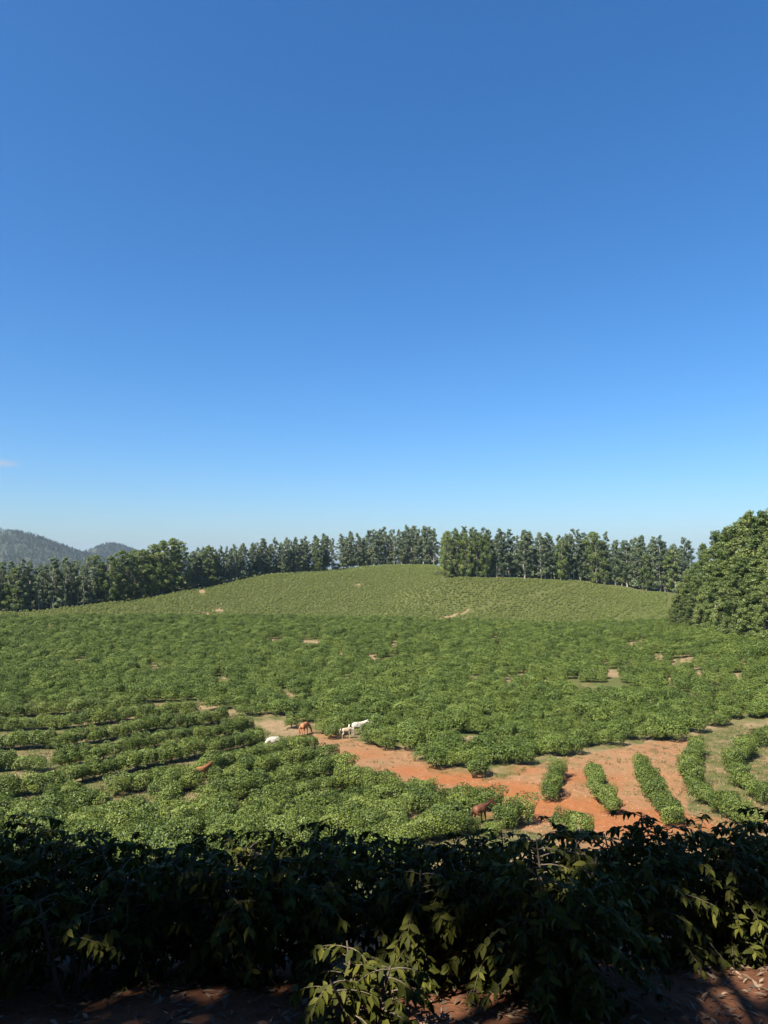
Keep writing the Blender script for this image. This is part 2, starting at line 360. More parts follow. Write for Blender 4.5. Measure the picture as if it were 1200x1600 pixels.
def bush_mesh(name, n, size, seed, mat, rx=1.1, rz=0.95, ex=1.0):
    """a dense rounded coffee bush: leaves on and under a lumpy dome, base at z = 0"""
    rng = np.random.default_rng(seed)
    lobes = norm(rng.normal(size=(24, 3)) + [0, 0, 0.25]); amp = rng.uniform(0.05, 0.40, 24)
    d = norm(rng.normal(size=(n, 3))); d[:, 2] = np.where(d[:, 2] < -0.55, -d[:, 2], d[:, 2])
    bump = (np.exp(-(1 - d @ lobes.T) * 16) * amp).sum(1)
    depth = 1 - 0.42 * rng.random(n) ** 2.0
    rad = (0.76 + bump) * depth
    pos = d * rad[:, None] * np.array([rx * ex, rx, rz]); pos[:, 2] += rz * 0.96
    pos[:, :2] *= np.clip(1 + 0.42 * np.minimum(d[:, 2:3] + 0.05, 0), 0.35, 1)      # skirts drawn in towards the stem
    pos[:, 2] = np.maximum(pos[:, 2], 0.10 + 0.1 * rng.random(n))
    nrm = norm(d * 0.75 + rng.normal(size=(n, 3)) * 0.52 + np.array([0, 0, 0.25]))
    sz = size * rng.uniform(0.7, 1.3, n)
    v, f = leaf_quads(pos, nrm, sz, 0.52, rng)
    tint = np.clip(0.38 + 0.22 * rng.normal(size=n), 0, 1)
    return mesh_np(name, v, f, mat, np.repeat(tint, 4))

def stem_mesh(name, seed):
    rng = np.random.default_rng(seed); P = []
    for k in range(3):
        a = rng.uniform(0, 6.28); l = rng.uniform(0.1, 0.3)
        p = np.array([[0.08 * math.cos(a), 0.08 * math.sin(a), -0.1], [0.12 * math.cos(a), 0.12 * math.sin(a), 0.5], [l * math.cos(a), l * math.sin(a), 1.35]])
        P.append(tube(p, [0.035, 0.028, 0.012], 5))
    v, f = join(P); return mesh_np(name, v, f, M_CBARK, smooth=True)

BUSH_A = [bush_mesh('coffee_foliage', 2600, 0.14, 100 + k, M_COFFEE) for k in range(5)]
STEM_A = [stem_mesh('coffee_stem', 150 + k) for k in range(3)]
BUSH_B = [bush_mesh('coffee_foliage_mid', 1700, 0.175, 200 + k, M_COFFEE_MID, ex=1.25) for k in range(6)]
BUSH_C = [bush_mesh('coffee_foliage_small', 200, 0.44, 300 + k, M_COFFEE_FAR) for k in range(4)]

# ------------------------------------------------------------------ coffee rows on and beside the clearing, one object per bush
N_BUSH = [0]
def coffee_bush(p, s, label, group='coffee bushes', zs=1.0, rz=None, sx=1.0):
    k = random.randrange(5)
    e = empty('coffee_bush', (p[0], p[1], float(H(p[0], p[1])) - 0.03), random.uniform(0, 6.28) if rz is None else rz + random.choice((0, math.pi)) + random.gauss(0, 0.2), (s * sx, s, s * zs))
    tag(e, label, 'coffee bush', group)
    link('foliage', BUSH_A[k], e); link('stem', STEM_A[k % 3], e)
    N_BUSH[0] += 1
    return e

ROWS_RIGHT = [   # (where, polyline of ground pixels, near end last)
    ('the shortest coffee row on red soil', [(872, 1208), (860, 1244)]),
    ('the second shortest row on red soil', [(930, 1206), (940, 1236), (956, 1264)]),
    ('the straight diagonal row on red soil', [(1002, 1194), (1012, 1226), (1030, 1254), (1056, 1284)]),
    ('the bent row right of the diagonal one', [(1090, 1174), (1074, 1204), (1086, 1232), (1118, 1258), (1170, 1290)]),
    ('the outermost curving row by the grass strip', [(1215, 1150), (1175, 1164), (1146, 1192), (1156, 1220), (1184, 1240), (1240, 1262)]),
]
def ordinal(n):
    return ORD[n] if n < len(ORD) else '%d%s' % (n + 1, {1: 'st', 2: 'nd', 3: 'rd'}.get((n + 1) % 10, 'th'))
ORD = ['first', 'second', 'third', 'fourth', 'fifth', 'sixth', 'seventh', 'eighth', 'ninth', 'tenth', 'eleventh', 'twelfth', 'thirteenth', 'fourteenth', 'fifteenth', 'sixteenth', 'seventeenth', 'eighteenth', 'nineteenth', 'twentieth']
def along(poly, step):
    P = np.array([unproj(*p) for p in poly]); seg = np.linalg.norm(np.diff(P[:, :2], axis=0), axis=1)
    L = np.concatenate([[0], np.cumsum(seg)]); n = max(1, int(round(L[-1] / step)))
    t = (np.arange(n + 1)) / n * L[-1] if n > 0 else np.array([0.])
    return np.stack([np.interp(t, L, P[:, 0]), np.interp(t, L, P[:, 1])], -1)
for where, poly in ROWS_RIGHT:
    pts = along([(x, y + 8) for x, y in poly], 1.30)[::-1]
    for k, p in enumerate(pts):
        q = p + RNG.normal(size=2) * 0.17
        coffee_bush(q, random.uniform(0.66, 1.0), '%s bush from the near end of %s' % (ordinal(k), where), 'coffee bushes in rows on the clearing', zs=random.uniform(0.95, 1.2))

HORSE_SPOTS = [unproj(312, 1222)[:2], unproj(316, 1226)[:2], unproj(430, 1173)[:2], unproj(750, 1288)[:2]]
SOIL_GAPS = [unproj(*p)[:2] for p in ((74, 1194), (90, 1222), (146, 1244), (385, 1270), (230, 1262), (528, 1262), (655, 1296), (462, 1246), (300, 1256), (30, 1268))]
ROWS_LEFT = [   # body centres of the bush rows left of the clearing, stretches between gaps
    [(-60, 1116), (0, 1112), (100, 1105), (213, 1098)],
    [(-60, 1136), (0, 1132), (110, 1128), (250, 1110), (300, 1106)],
    [(-60, 1164), (0, 1161), (92, 1158)], [(110, 1156), (160, 1148), (240, 1131), (345, 1118)],
    [(-60, 1196), (0, 1194), (52, 1196)], [(95, 1189), (178, 1174)], [(200, 1165), (283, 1151), (390, 1133)],
    [(-60, 1240), (0, 1237), (80, 1228)], [(110, 1215), (210, 1193), (300, 1174)], [(330, 1171), (400, 1151)],
    [(35, 1257), (133, 1240), (240, 1219), (333, 1198), (400, 1181), (483, 1162)],
    [(233, 1247), (277, 1228), (345, 1217), (400, 1203), (450, 1192), (508, 1180)],
    [(267, 1252), (367, 1240), (400, 1230), (467, 1213), (536, 1198)],
    [(330, 1268), (417, 1256), (493, 1238), (550, 1224), (600, 1222)],
    [(380, 1285), (483, 1266), (587, 1248), (640, 1246), (665, 1238)],
    [(560, 1268), (605, 1268)], [(640, 1262), (685, 1256)], [(712, 1252), (768, 1256)], [(672, 1282), (722, 1266)], [(790, 1284), (815, 1276)], [(885, 1292), (905, 1298)],
    [(-60, 1275), (60, 1272), (150, 1262)], [(140, 1285), (260, 1276), (330, 1280)], [(520, 1298), (600, 1300)], [(640, 1305), (700, 1300)],
]
LEFT_NAMES = ['row above the left hedges', 'second row above the left hedges', 'long hedge at the left edge', 'hedge climbing to the dense field', 'edge hedge beside the brown gap', 'short hedge between two gaps', 'hedge ending at the path top',
              'lower edge hedge by the gap', 'hedge with bare soil at its right end', 'short hedge by the half hidden white horse', 'long hedge reaching the path bend', 'hedge below the reddish foal',
              'hedge ending at the brown path', 'hedge by the red soil edge', 'lower hedge along the red soil', 'lone clump on the slope', 'pair beside the pale soil', 'hedge behind the bay horse',
              'big clump left of the bay horse', 'clump right of the bay horse', 'clump on the red clearing edge', 'lowest hedge at the left edge', 'lowest hedge along the shade', 'low clump at the shade edge', 'clump near the shade edge']
for name, poly in zip(LEFT_NAMES, ROWS_LEFT):
    pts = along([(x, y + 11) for x, y in poly], 1.08)
    for k, p in enumerate(pts):
        q = p + RNG.normal(size=2) * 0.16
        if min(np.hypot(*(q - a)) for a in HORSE_SPOTS) < 1.35 or min(np.hypot(*(q - a)) for a in SOIL_GAPS) < 1.1: continue
        coffee_bush(q, random.uniform(0.82, 1.06), '%s bush from the left in the %s' % (ordinal(k), name), 'coffee bushes in rows left of the path', zs=0.98, rz=float(math.atan2(*(pts[min(k + 1, len(pts) - 1)] - pts[max(k - 1, 0)])[::-1])), sx=1.22)

for px_, py_, sc_, lab in [(518, 1154, 0.85, 'round bush left of the cream foal at the path edge'), (578, 1163, 0.85, 'bush before the white mare on the path edge'), (592, 1167, 0.95, 'bush hiding the hindmost path bend below the mare'), (606, 1171, 0.95, 'bush at the foot of the pale horse group'),
                      (736, 1303, 0.62, 'low bush hiding the feet of the bay horse'), (768, 1308, 0.6, 'small bush at the shade edge below the bay horse'), (503, 1146, 0.8, 'bush right beside the chestnut horse'), (455, 1138, 0.9, 'bush left of the chestnut horse at the field edge')]:
    coffee_bush(unproj(px_, py_)[:2], sc_, lab, 'coffee bushes near the horses')

# ------------------------------------------------------------------ the closed plantation beyond: candidates in curved rows
def field_points():
    out = []
    for y0 in np.concatenate([np.arange(56, 222, 3.5), np.arange(206, 420, 1.7)]):
        far = y0 > 205 and (out and True) and abs((y0 - 206) / 1.7 - round((y0 - 206) / 1.7)) < 1e-6
        x = np.arange(-330, 330, 0.82 if far else 1.25) + RNG.uniform(0, 1.3)
        y = y0 - 0.0011 * x ** 2 * (1 if y0 < 215 else 0.3) + 2.5 * np.sin(x / 33 + y0 * 0.02) + 0.10 * x
        x = x + RNG.normal(size=len(x)) * 0.25; y = y + RNG.normal(size=len(x)) * 0.24
        k = (y >= 205) if far else (y < 205); x, y = x[k], y[k]
        out.append(np.stack([x, y], -1))
    P = np.concatenate(out)
    P = P[(P[:, 1] > 62) & (np.abs(P[:, 0]) < 0.62 * P[:, 1] + 6)]
    z = H(P[:, 0], P[:, 1]); px, py = to_px(np.stack([P[:, 0], P[:, 1], z], -1))
    D = P[:, 1]
    keep = py < edge_row(px) - 1
    for x, y, rx, ry in BARE:
        hb = (0.95 if x > 930 and y < 1070 else 0.62) * 1.6 * F / np.maximum(D, 20); keep &= ~((D < 205) & (((px - x) / (max(5.0, rx * 1.1) if x > 930 and y < 1070 else rx * 0.95)) ** 2 + ((py - y - hb / 2) / (ry + hb / 2)) ** 2 < 1))
    for x, y, rx, ry in FAR_BARE: keep &= ~((D > 205) & (((px - x) / rx) ** 2 + ((py - y - 2.5) / (ry + 2.5)) ** 2 < 1))
    lane = np.interp(px, [p[0] for p in FAR_LANE], [p[1] for p in FAR_LANE])
    keep &= ~((D > 205) & (px > 665) & (px < 905) & (py - lane > -1.0) & (py - lane < 3.6) & (RNG.random(len(D)) < np.where(px < 735, 0.92, 0.6)))
    keep &= ~((px > 536) & (px < 566) & (py > 1138) & (D < 95))          # the opening where the pale horses stand
    # far limit: the tree lines
    lim = np.interp(px, [-200, 0, 150, 290, 420, 600, 680, 690, 900, 1040, 1048, 1080, 1200, 1400], [243, 247, 262, 290, 338, 386, 386, 297, 306, 280, 190, 182, 138, 118])
    keep &= D < lim
    # worn strip in front of the right grove
    keep &= ~((D > 170) & (px > 960) & (py > 955) & (py < 990) & (RNG.random(len(D)) < 0.35))
    keep &= RNG.random(len(D)) > 0.05
    return P[keep], z[keep], px[keep], py[keep]
FP, FZ, FPX, FPY = field_points()
order = np.argsort(FP[:, 1]); FP, FZ, FPX, FPY = FP[order], FZ[order], FPX[order], FPY[order]
inview = (FPX > -5) & (FPX < 1205)
n_single = max(0, 298 - N_BUSH[0])
first = np.where(inview)[0][:n_single]
EDGE_NAMES = [(560, 'coffee bush at the field edge behind the pale horses'), (690, 'coffee bush at the field edge above the brown path bend'), (860, 'coffee bush on the rounded field corner over the red soil'),
              (1000, 'coffee bush at the field edge behind the red clearing rows'), (1300, 'coffee bush at the field edge above the grassy rows')]
for i in first:
    lab = next(l for lim_, l in EDGE_NAMES if FPX[i] < lim_)
    coffee_bush(FP[i], random.uniform(0.85, 1.1), lab, lab.replace('coffee bush', 'coffee bushes'))
rest = np.ones(len(FP), bool); rest[first] = False

def instance_stuff(name, pts, rotz, scl, variants, label, cat, mat=None):
    """one object: points carrying instances of the variant meshes (ground cover that nobody could count)"""
    vc = bpy.data.collections.new(name + '_kinds')
    for k, me in enumerate(variants):
        o = bpy.data.objects.new('%s_kind_%02d' % (name, k), me); vc.objects.link(o)
    me = bpy.data.meshes.new(name); n = len(pts)
    me.vertices.add(n); me.vertices.foreach_set('co', np.asarray(pts, np.float32).ravel())
    for an, typ, val in (('rotz', 'FLOAT', rotz), ('scl', 'FLOAT', scl), ('vid', 'INT', RNG.integers(0, len(variants), n).astype(np.int32))):
        a = me.attributes.new(an, typ, 'POINT'); a.data.foreach_set('value', np.asarray(val, np.int32 if typ == 'INT' else np.float32))
    o = link(name, me); tag(o, label, cat, kind='stuff')
    g = bpy.data.node_groups.new(name + '_nodes', 'GeometryNodeTree')
    g.interface.new_socket('Geometry', in_out='INPUT', socket_type='NodeSocketGeometry')
    g.interface.new_socket('Geometry', in_out='OUTPUT', socket_type='NodeSocketGeometry')
    N = g.nodes.new; L = g.links.new
    gi = N('NodeGroupInput'); go = N('NodeGroupOutput'); iop = N('GeometryNodeInstanceOnPoints'); ci = N('GeometryNodeCollectionInfo')
    ci.inputs['Collection'].default_value = vc; ci.inputs['Separate Children'].default_value = True; ci.inputs['Reset Children'].default_value = True
    def attr(nm, t):
        a = N('GeometryNodeInputNamedAttribute'); a.data_type = t; a.inputs['Name'].default_value = nm
        return next(s for s in a.outputs if s.enabled and s.name == 'Attribute')
    cx = N('ShaderNodeCombineXYZ'); L(attr('rotz', 'FLOAT'), cx.inputs['Z'])
    L(gi.outputs[0], iop.inputs['Points']); L(ci.outputs[0], iop.inputs['Instance']); iop.inputs['Pick Instance'].default_value = True
    L(attr('vid', 'INT'), iop.inputs['Instance Index']); L(cx.outputs[0], iop.inputs['Rotation']); L(attr('scl', 'FLOAT'), iop.inputs['Scale'])
    L(iop.outputs[0], go.inputs[0])
    md = o.modifiers.new('scatter', 'NODES'); md.node_group = g
    return o
sl = []
for yy in (1296, 1312, 1332, 1356):
    for p in along([(-160, yy + 14), (120, yy), (400, yy + 6), (620, yy + 4)], 1.5): sl.append(p + RNG.normal(size=2) * 0.25)
sl = np.array(sl); n = len(sl)
instance_stuff('slope_coffee', np.stack([sl[:, 0], sl[:, 1], H(sl[:, 0], sl[:, 1]) - 0.03], -1), RNG.uniform(0, 6.28, n), RNG.uniform(0.85, 1.15, n), BUSH_A, 'sunlit coffee plants peeping over the shaded hedge', 'coffee plants')
nearm = rest & (FP[:, 1] < 205); farm = rest & (FP[:, 1] >= 205)
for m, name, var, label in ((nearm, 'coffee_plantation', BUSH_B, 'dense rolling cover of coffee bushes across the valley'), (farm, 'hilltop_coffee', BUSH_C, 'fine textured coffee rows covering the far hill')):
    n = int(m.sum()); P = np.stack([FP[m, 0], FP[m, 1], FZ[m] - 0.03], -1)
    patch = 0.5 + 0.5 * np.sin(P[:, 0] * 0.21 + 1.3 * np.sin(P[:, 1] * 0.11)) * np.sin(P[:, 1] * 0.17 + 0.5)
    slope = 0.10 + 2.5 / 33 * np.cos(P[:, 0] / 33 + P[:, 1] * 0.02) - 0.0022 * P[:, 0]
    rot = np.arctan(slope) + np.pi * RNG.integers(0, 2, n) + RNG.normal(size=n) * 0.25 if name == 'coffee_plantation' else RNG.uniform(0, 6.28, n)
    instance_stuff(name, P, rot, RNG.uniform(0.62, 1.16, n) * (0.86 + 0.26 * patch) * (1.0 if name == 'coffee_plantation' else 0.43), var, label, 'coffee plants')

# ------------------------------------------------------------------ trees
def tree_meshes(seed, h, bare, width, n_leaf, size, clump_r, mat, n_clump, shape='slender'):
    rng = np.random.default_rng(seed)
    lean = rng.normal(size=2) * 0.02 * h
    zs = np.linspace(-0.4, h * 0.96, 9); wob = rng.normal(size=(9, 2)) * 0.012 * h
    wob[0] = 0
    tp = np.stack([lean[0] * (zs / h) ** 2 + wob[:, 0], lean[1] * (zs / h) ** 2 + wob[:, 1], zs], -1)
    r0 = 0.011 * h + 0.06
    parts = [tube(tp, np.linspace(r0, 0.03, 9), 7)]
    C = []; R = []
    for k in range(n_clump):
        t = (k + rng.random()) / n_clump
        z = h * (bare + (0.97 - bare) * t)
        if shape == 'slender': w = width * 0.5 * (0.62 + 0.38 * math.sin(math.pi * t)) * (1 - 0.62 * max(0, t - 0.5) / 0.5)
        elif shape == 'round': w = width * 0.5 * math.sqrt(max(0.06, 1 - (1.75 * (t - 0.46)) ** 2))
        else: w = width * 0.5 * (0.95 - 0.72 * t ** 1.8)
        a = rng.uniform(0, 6.28); rr = w * math.sqrt(rng.random()) * 0.92
        base = np.array([np.interp(z, zs, tp[:, 0]), np.interp(z, zs, tp[:, 1]), z])
        c = base + [rr * math.cos(a), rr * math.sin(a), 0.15 * rr]
        cr = clump_r * rng.uniform(0.65, 1.25) * (1.0 - 0.35 * t)
        C.append(c); R.append(cr)
        if rr > 0.5:
            b0 = base - [0, 0, 0.35 * rr + 0.4]
            mid = (b0 + c) / 2 + [0, 0, -0.1 * rr]
            parts.append(tube(np.array([b0, mid, c]), [r0 * 0.35 * (1.1 - t), r0 * 0.25 * (1.1 - t), 0.02], 4))
    C.append(np.array([tp[-1, 0], tp[-1, 1], h - clump_r * 0.45])); R.append(clump_r * 0.6)
    C = np.array(C); R = np.array(R)
    pr = R ** 2 / (R ** 2).sum(); ci = rng.choice(len(C), n_leaf, p=pr)
    d = norm(rng.normal(size=(n_leaf, 3))); rad = R[ci] * (0.35 + 0.65 * rng.random(n_leaf) ** 0.45)
    pos = C[ci] + d * rad[:, None] * np.array([1, 1, 0.78])
    pos[:, 2] = np.maximum(pos[:, 2], 0.15)
    nrm = norm(d * 0.85 + rng.normal(size=(n_leaf, 3)) * 0.52 + np.array([0, 0, 0.2]))
    v, f = leaf_quads(pos, nrm, size * rng.uniform(0.65, 1.35, n_leaf), 0.5, rng)
    ctint = rng.normal(size=len(C)) * 0.18
    tint = np.clip(0.42 + ctint[ci] + 0.14 * rng.normal(size=n_leaf), 0, 1)
    tv, tf = join(parts)
    return mesh_np('trunk', tv, tf, M_EBARK, smooth=True), mesh_np('crown', v, f, mat, np.repeat(tint, 4)), h

SLENDER = [tree_meshes(400 + k, 18.0, 0.10 + 0.05 * (k % 3), 5.6 + 0.6 * (k % 3), 4200, 0.42, 0.85, M_EUC, 56 + 4 * (k % 3)) for k in range(8)]
ROUND = [tree_meshes(450 + k, 19.0, 0.04, 8.6, 7000, 0.50, 1.25, M_EUC_GREEN, 70, 'round') for k in range(4)]
GROVE = [tree_meshes(480 + k, 22.0, 0.05, 7.4, 18000, 0.34, 0.95, M_EUC_GREEN, 140, 'cone') for k in range(5)]

def plant(kind, x, y, h, label, group, wid=1.0, name='eucalyptus_tree'):
    tm, cm, h0 = random.choice(kind)
    s = h / h0
    e = empty(name, (x, y, float(H(x, y)) - 0.05), random.uniform(0, 6.28), (s * wid, s * wid, s))
    tag(e, label, 'tree', group)
    link('trunk', tm, e); link('crown', cm, e)
    return e

UNDER = []
def tree_line(segs, spacing, label, group, kind=SLENDER, jit=0.7, rows=2, rowgap=4.0, wid=1.0, hvar=0.16):
    """segs: (px, depth, height)"""
    A = [(px_u(p) * d, d, hh) for p, d, hh in segs]
    A = np.array(A); seg = np.linalg.norm(np.diff(A[:, :2], axis=0), axis=1); L = np.concatenate([[0], np.cumsum(seg)])
    for r in range(rows):
        t = np.arange(spacing * 0.5 * (r % 2), L[-1], spacing * (1 + 0.25 * r))
        for q in t:
            x = np.interp(q, L, A[:, 0]) + RNG.normal() * jit; y = np.interp(q, L, A[:, 1]) + r * rowgap + RNG.normal() * jit
            h = np.interp(q, L, A[:, 2]) * RNG.uniform(1 - hvar, 1 + hvar)
            k = int(round((q - t[0]) / (spacing * (1 + 0.25 * r))))
            plant(ROUND if (kind is SLENDER and RNG.random() < 0.08) else kind, x, y, h, '%s, %s from left%s' % (label, ordinal(k), ['', ' in second row', ' in third row'][r]), group, wid * RNG.uniform(0.8, 1.25))
            if r == 0 or (r == 1 and RNG.random() < 0.5):
                for _ in range(2): UNDER.append((x + RNG.normal() * 1.6, y + RNG.uniform(0.5, 3.5)))

tree_line([(-40, 247, 15.5), (40, 253, 16.5), (100, 259, 15.5), (150, 265, 16)], 2.9, 'grey green eucalyptus below the distant hills', 'eucalyptus in the wood below the hills', rows=3, rowgap=4.5)
for k, (p, d, h, lab) in enumerate([(28, 251, 17, 'slightly taller dark eucalyptus in the wood under the larger hill'), (103, 260, 18, 'feathery tree with brownish crown in the wood under the hill gap'), (122, 262, 16.5, 'yellow green tree in the wood under the hill gap'),
                                    (172, 268, 17.5, 'broad light green tree just left of the round grove'), (188, 271, 19.5, 'tall pale trunked tree left of the round grove'), (205, 275, 18, 'leafy tree against the small hill'), (222, 279, 19, 'bright sunlit tree at the round grove edge'),
                                    (238, 283, 20.5, 'tall rounded tree at the left of the round grove'), (254, 286, 21.5, 'tallest rounded tree of the left grove'), (270, 290, 21.5, 'broad dark tree of the left grove throwing shade on the field'), (283, 294, 20, 'rounded tree at the end of the left grove')]):
    a = at(p, d); plant(ROUND if k > 2 else SLENDER, a[0], a[1], h, lab, 'trees of the left grove', 1.1 if k > 2 else 0.95)
tree_line([(160, 276, 15), (220, 288, 16), (275, 303, 17)], 3.4, 'dark tree standing behind the left grove', 'trees behind the left grove', rows=2, wid=1.1)
tree_line([(292, 300, 14.5), (340, 316, 15.8), (400, 337, 15.4), (460, 352, 16.4), (516, 362, 17)], 3.0, 'slender crest eucalyptus left of the sky gap', 'eucalyptus on the crest left of the gap', rows=3, rowgap=3.6)
a = at(497, 356); plant(ROUND, a[0], a[1], 17.0, 'lighter green tree at the end of the crest line by the sky gap', 'trees on the crest', 0.7)
tree_line([(533, 388, 17.5), (580, 391, 18.5), (640, 391, 20), (684, 391, 19)], 3.0, 'slender hilltop eucalyptus past the sky gap', 'eucalyptus on the hilltop', rows=3, rowgap=3.6)
for p, d, h, lab in [(700, 300, 19.5, 'rounded tree at the corner of the hilltop wood'), (714, 303, 19.5, 'second rounded tree from the corner of the hilltop wood'), (728, 301, 18.5, 'yellowish rounded tree in the hilltop wood'), (745, 302, 19.3, 'third rounded tree of the hilltop wood'), (760, 302, 18.5, 'rounded tree where the hilltop wood turns slender')]:
    a = at(p, d); plant(ROUND, a[0], a[1], h, lab, 'rounded trees of the hilltop wood', 0.78)
tree_line([(694, 309, 18.0), (772, 304, 18.6), (850, 308, 18.6), (930, 311, 20), (990, 300, 19.5), (1050, 287, 20.2), (1085, 278, 20.5)], 2.9, 'dark slender eucalyptus of the long hilltop wood', 'eucalyptus of the long hilltop wood', rows=3, rowgap=3.6)
for p, d, h, lab in [(878, 306, 18, 'light green tree in the middle of the long hilltop wood'), (932, 306, 21.0, 'tallest broad tree of the long hilltop wood'), (945, 304, 12, 'low bright bushy tree before the long hilltop wood'), (1010, 292, 15, 'leafy tree low in the long hilltop wood')]:
    a = at(p, d); plant(ROUND, a[0], a[1], h, lab, 'broad trees of the hilltop wood', 0.75)
un = np.array(UNDER); n = len(un)
instance_stuff('undergrowth', np.stack([un[:, 0], un[:, 1], H(un[:, 0], un[:, 1]) - 0.1], -1), RNG.uniform(0, 6.28, n), RNG.uniform(0.9, 2.6, n), [bush_mesh('undergrowth_kind', 260, 0.42, 350 + k, M_EUC) for k in range(3)], 'dark shrubs filling the foot of the tree lines', 'undergrowth')
# the big grove at the right edge
GR = [(1060, 187, 11.5), (1076, 186, 15.5), (1094, 181, 20), (1110, 175, 22), (1126, 168, 24), (1142, 162, 24.6), (1158, 157, 25), (1172, 152, 25.8), (1186, 148, 26.6), (1202, 143, 26), (1222, 137, 26), (1246, 131, 26),
      (1066, 182, 8.5), (1084, 178, 11.5), (1102, 170, 14), (1120, 163, 15.5), (1140, 154, 16.5), (1160, 147, 17), (1180, 141, 17.5), (1200, 136, 17), (1222, 130, 17), (1056, 184, 6.5), (1050, 188, 8.0), (1052, 181, 5.5), (1092, 172, 8), (1112, 164, 9), (1132, 155, 10), (1152, 147, 10.5), (1172, 141, 10.5), (1194, 134, 10),
      (1108, 190, 22), (1140, 182, 25), (1170, 172, 27), (1200, 165, 28), (1230, 155, 28), (1080, 194, 15)]
GLAB = ['in the tall back rank of the right grove', 'in the middle rank of the right grove', 'low at the foot of the right grove']
gcount = {}
for k, (p, d, h) in enumerate(GR):
    a = at(p, d); rank = 0 if h > 18 else (1 if h > 10.6 else 2)
    side = 'by its left end' if p < 1110 else ('in its middle' if p < 1165 else 'at the picture edge')
    gcount[(rank, side)] = gcount.get((rank, side), 0) + 1
    lab = '%s %s %s, %s' % (ORD[gcount[(rank, side)] - 1], ['tall tree', 'medium tree', 'low bushy tree'][rank], GLAB[rank], side)
    plant(GROVE, a[0] + RNG.normal() * 0.5, a[1] + RNG.normal() * 0.5, h, lab, 'trees of the right grove', 1.35 if rank else 1.15)

# ------------------------------------------------------------------ distant hills and their woods
def hill_mat():
    m, nt, b, out = new_mat('hill_slope')
    tc = nt.nodes.new('ShaderNodeTexCoord'); n = noise(nt, 0.012, 6, 0.62, tc.outputs['Object'])
    r = ramp(nt, n.outputs[0], [(0.35, (0.020, 0.030, 0.016)), (0.55, (0.034, 0.042, 0.021)), (0.70, (0.10, 0.075, 0.052))])
    nt.links.new(r.outputs[0], b.inputs['Base Color']); b.inputs['Roughness'].default_value = 1.0
    return m
M_HILL = hill_mat()
def hill(name, dist, ridge, label, tilt, seed):
    rng = np.random.default_rng(seed)
    px = np.linspace(ridge[0][0], ridge[-1][0], 150); X = px_u(px, 880) * dist
    rz = np.interp(px, [p[0] for p in ridge], [row_slope(p[1]) * dist for p in ridge])
    rz = np.convolve(np.pad(rz, 3, mode='edge'), np.ones(7) / 7, 'valid')
    yo = np.linspace(-620, 520, 90); base = -70.0
    XX, YY = np.meshgrid(X, yo, indexing='ij')
    prof = np.where(YY < 0, np.cos(np.clip(YY / 640, -1, 0) * math.pi / 2) ** 1.25, np.cos(np.clip(YY / 540, 0, 1) * math.pi / 2) ** 1.4)
    g = np.zeros_like(XX)
    for k in range(7):
        a = rng.uniform(0, 6.28); w = rng.uniform(60, 260); g += np.sin((XX * math.cos(a) + YY * math.sin(a)) / w * 6.28 + rng.uniform(0, 6)) * w * 0.012
    ZZ = base + (rz[:, None] - base) * prof + g * np.clip(np.abs(YY) / 150, 0, 1) * prof
    V = np.stack([XX, YY + dist + tilt * (XX - X.mean()), ZZ], -1)
    i = np.arange(V.shape[0] * V.shape[1]).reshape(V.shape[:2])
    f = np.stack([i[:-1, :-1], i[1:, :-1], i[1:, 1:], i[:-1, 1:]], -1).reshape(-1, 4)
    o = link('hill', mesh_np('hill', V.reshape(-1, 3), f, M_HILL, smooth=True)); tag(o, label, 'hill', kind='structure')
    return V
H1 = hill('hill', 2900, [(-420, 818), (-150, 819), (-40, 826), (0, 830), (28, 833), (45, 838), (62, 844), (82, 852), (104, 860), (130, 869), (175, 878), (240, 890), (320, 905)], 'large forested hill on the left horizon', 0.0, 5)
H2 = hill('hill', 3700, [(20, 905), (90, 886), (128, 871), (150, 861), (165, 856), (177, 851), (187, 853), (199, 859), (225, 866), (262, 878), (340, 895)], 'smaller peaked hill on the horizon beside the large one', 0.0, 6)
def hill_tree(seed, h, w):
    rng = np.random.default_rng(seed); n = 46
    t = rng.random(n); z = h * (0.12 + 0.88 * t); r = w * 0.5 * np.sqrt(np.clip(1 - t, 0.02, 1)) * np.sqrt(rng.random(n)); a = rng.uniform(0, 6.28, n)
    pos = np.stack([r * np.cos(a), r * np.sin(a), z], -1); d = norm(pos * [1, 1, 0.1])
    v, f = leaf_quads(pos, norm(d * 0.7 + rng.normal(size=(n, 3)) * 0.5 + [0, 0, .3]), 3.2 * rng.uniform(0.6, 1.2, n), 0.6, rng)
    return mesh_np('hill_tree', v, f, M_HILLTREE, np.repeat(np.clip(0.45 + 0.2 * rng.normal(size=n), 0, 1), 4))
HT = [hill_tree(600 + k, 11 + 2.0 * k, 6.5 + 0.6 * (k % 3)) for k in range(4)]
pts = []
for V, n in ((H1, 13000), (H2, 9000)):
    fi = RNG.uniform(0, V.shape[0] - 1.01, n); fj = RNG.uniform(0, 60, n); i = fi.astype(int); j = fj.astype(int); a = (fi - i)[:, None]; b = (fj - j)[:, None]
    p = (V[i, j] * (1 - a) + V[i + 1, j] * a) * (1 - b) + (V[i, j + 1] * (1 - a) + V[i + 1, j + 1] * a) * b
    clr = np.sin(p[:, 0] / 70 + 1.5 * np.sin(p[:, 2] / 22)) * np.sin(p[:, 2] / 17 + p[:, 0] / 130)
    p = p[(clr < 0.45) | (RNG.random(n) < 0.25)]; pts.append(p)
pts = np.concatenate(pts)
instance_stuff('hill_woodland', pts, RNG.uniform(0, 6.28, len(pts)), RNG.uniform(0.6, 1.15, len(pts)), HT, 'far woodland covering the hills on the left horizon', 'woodland')

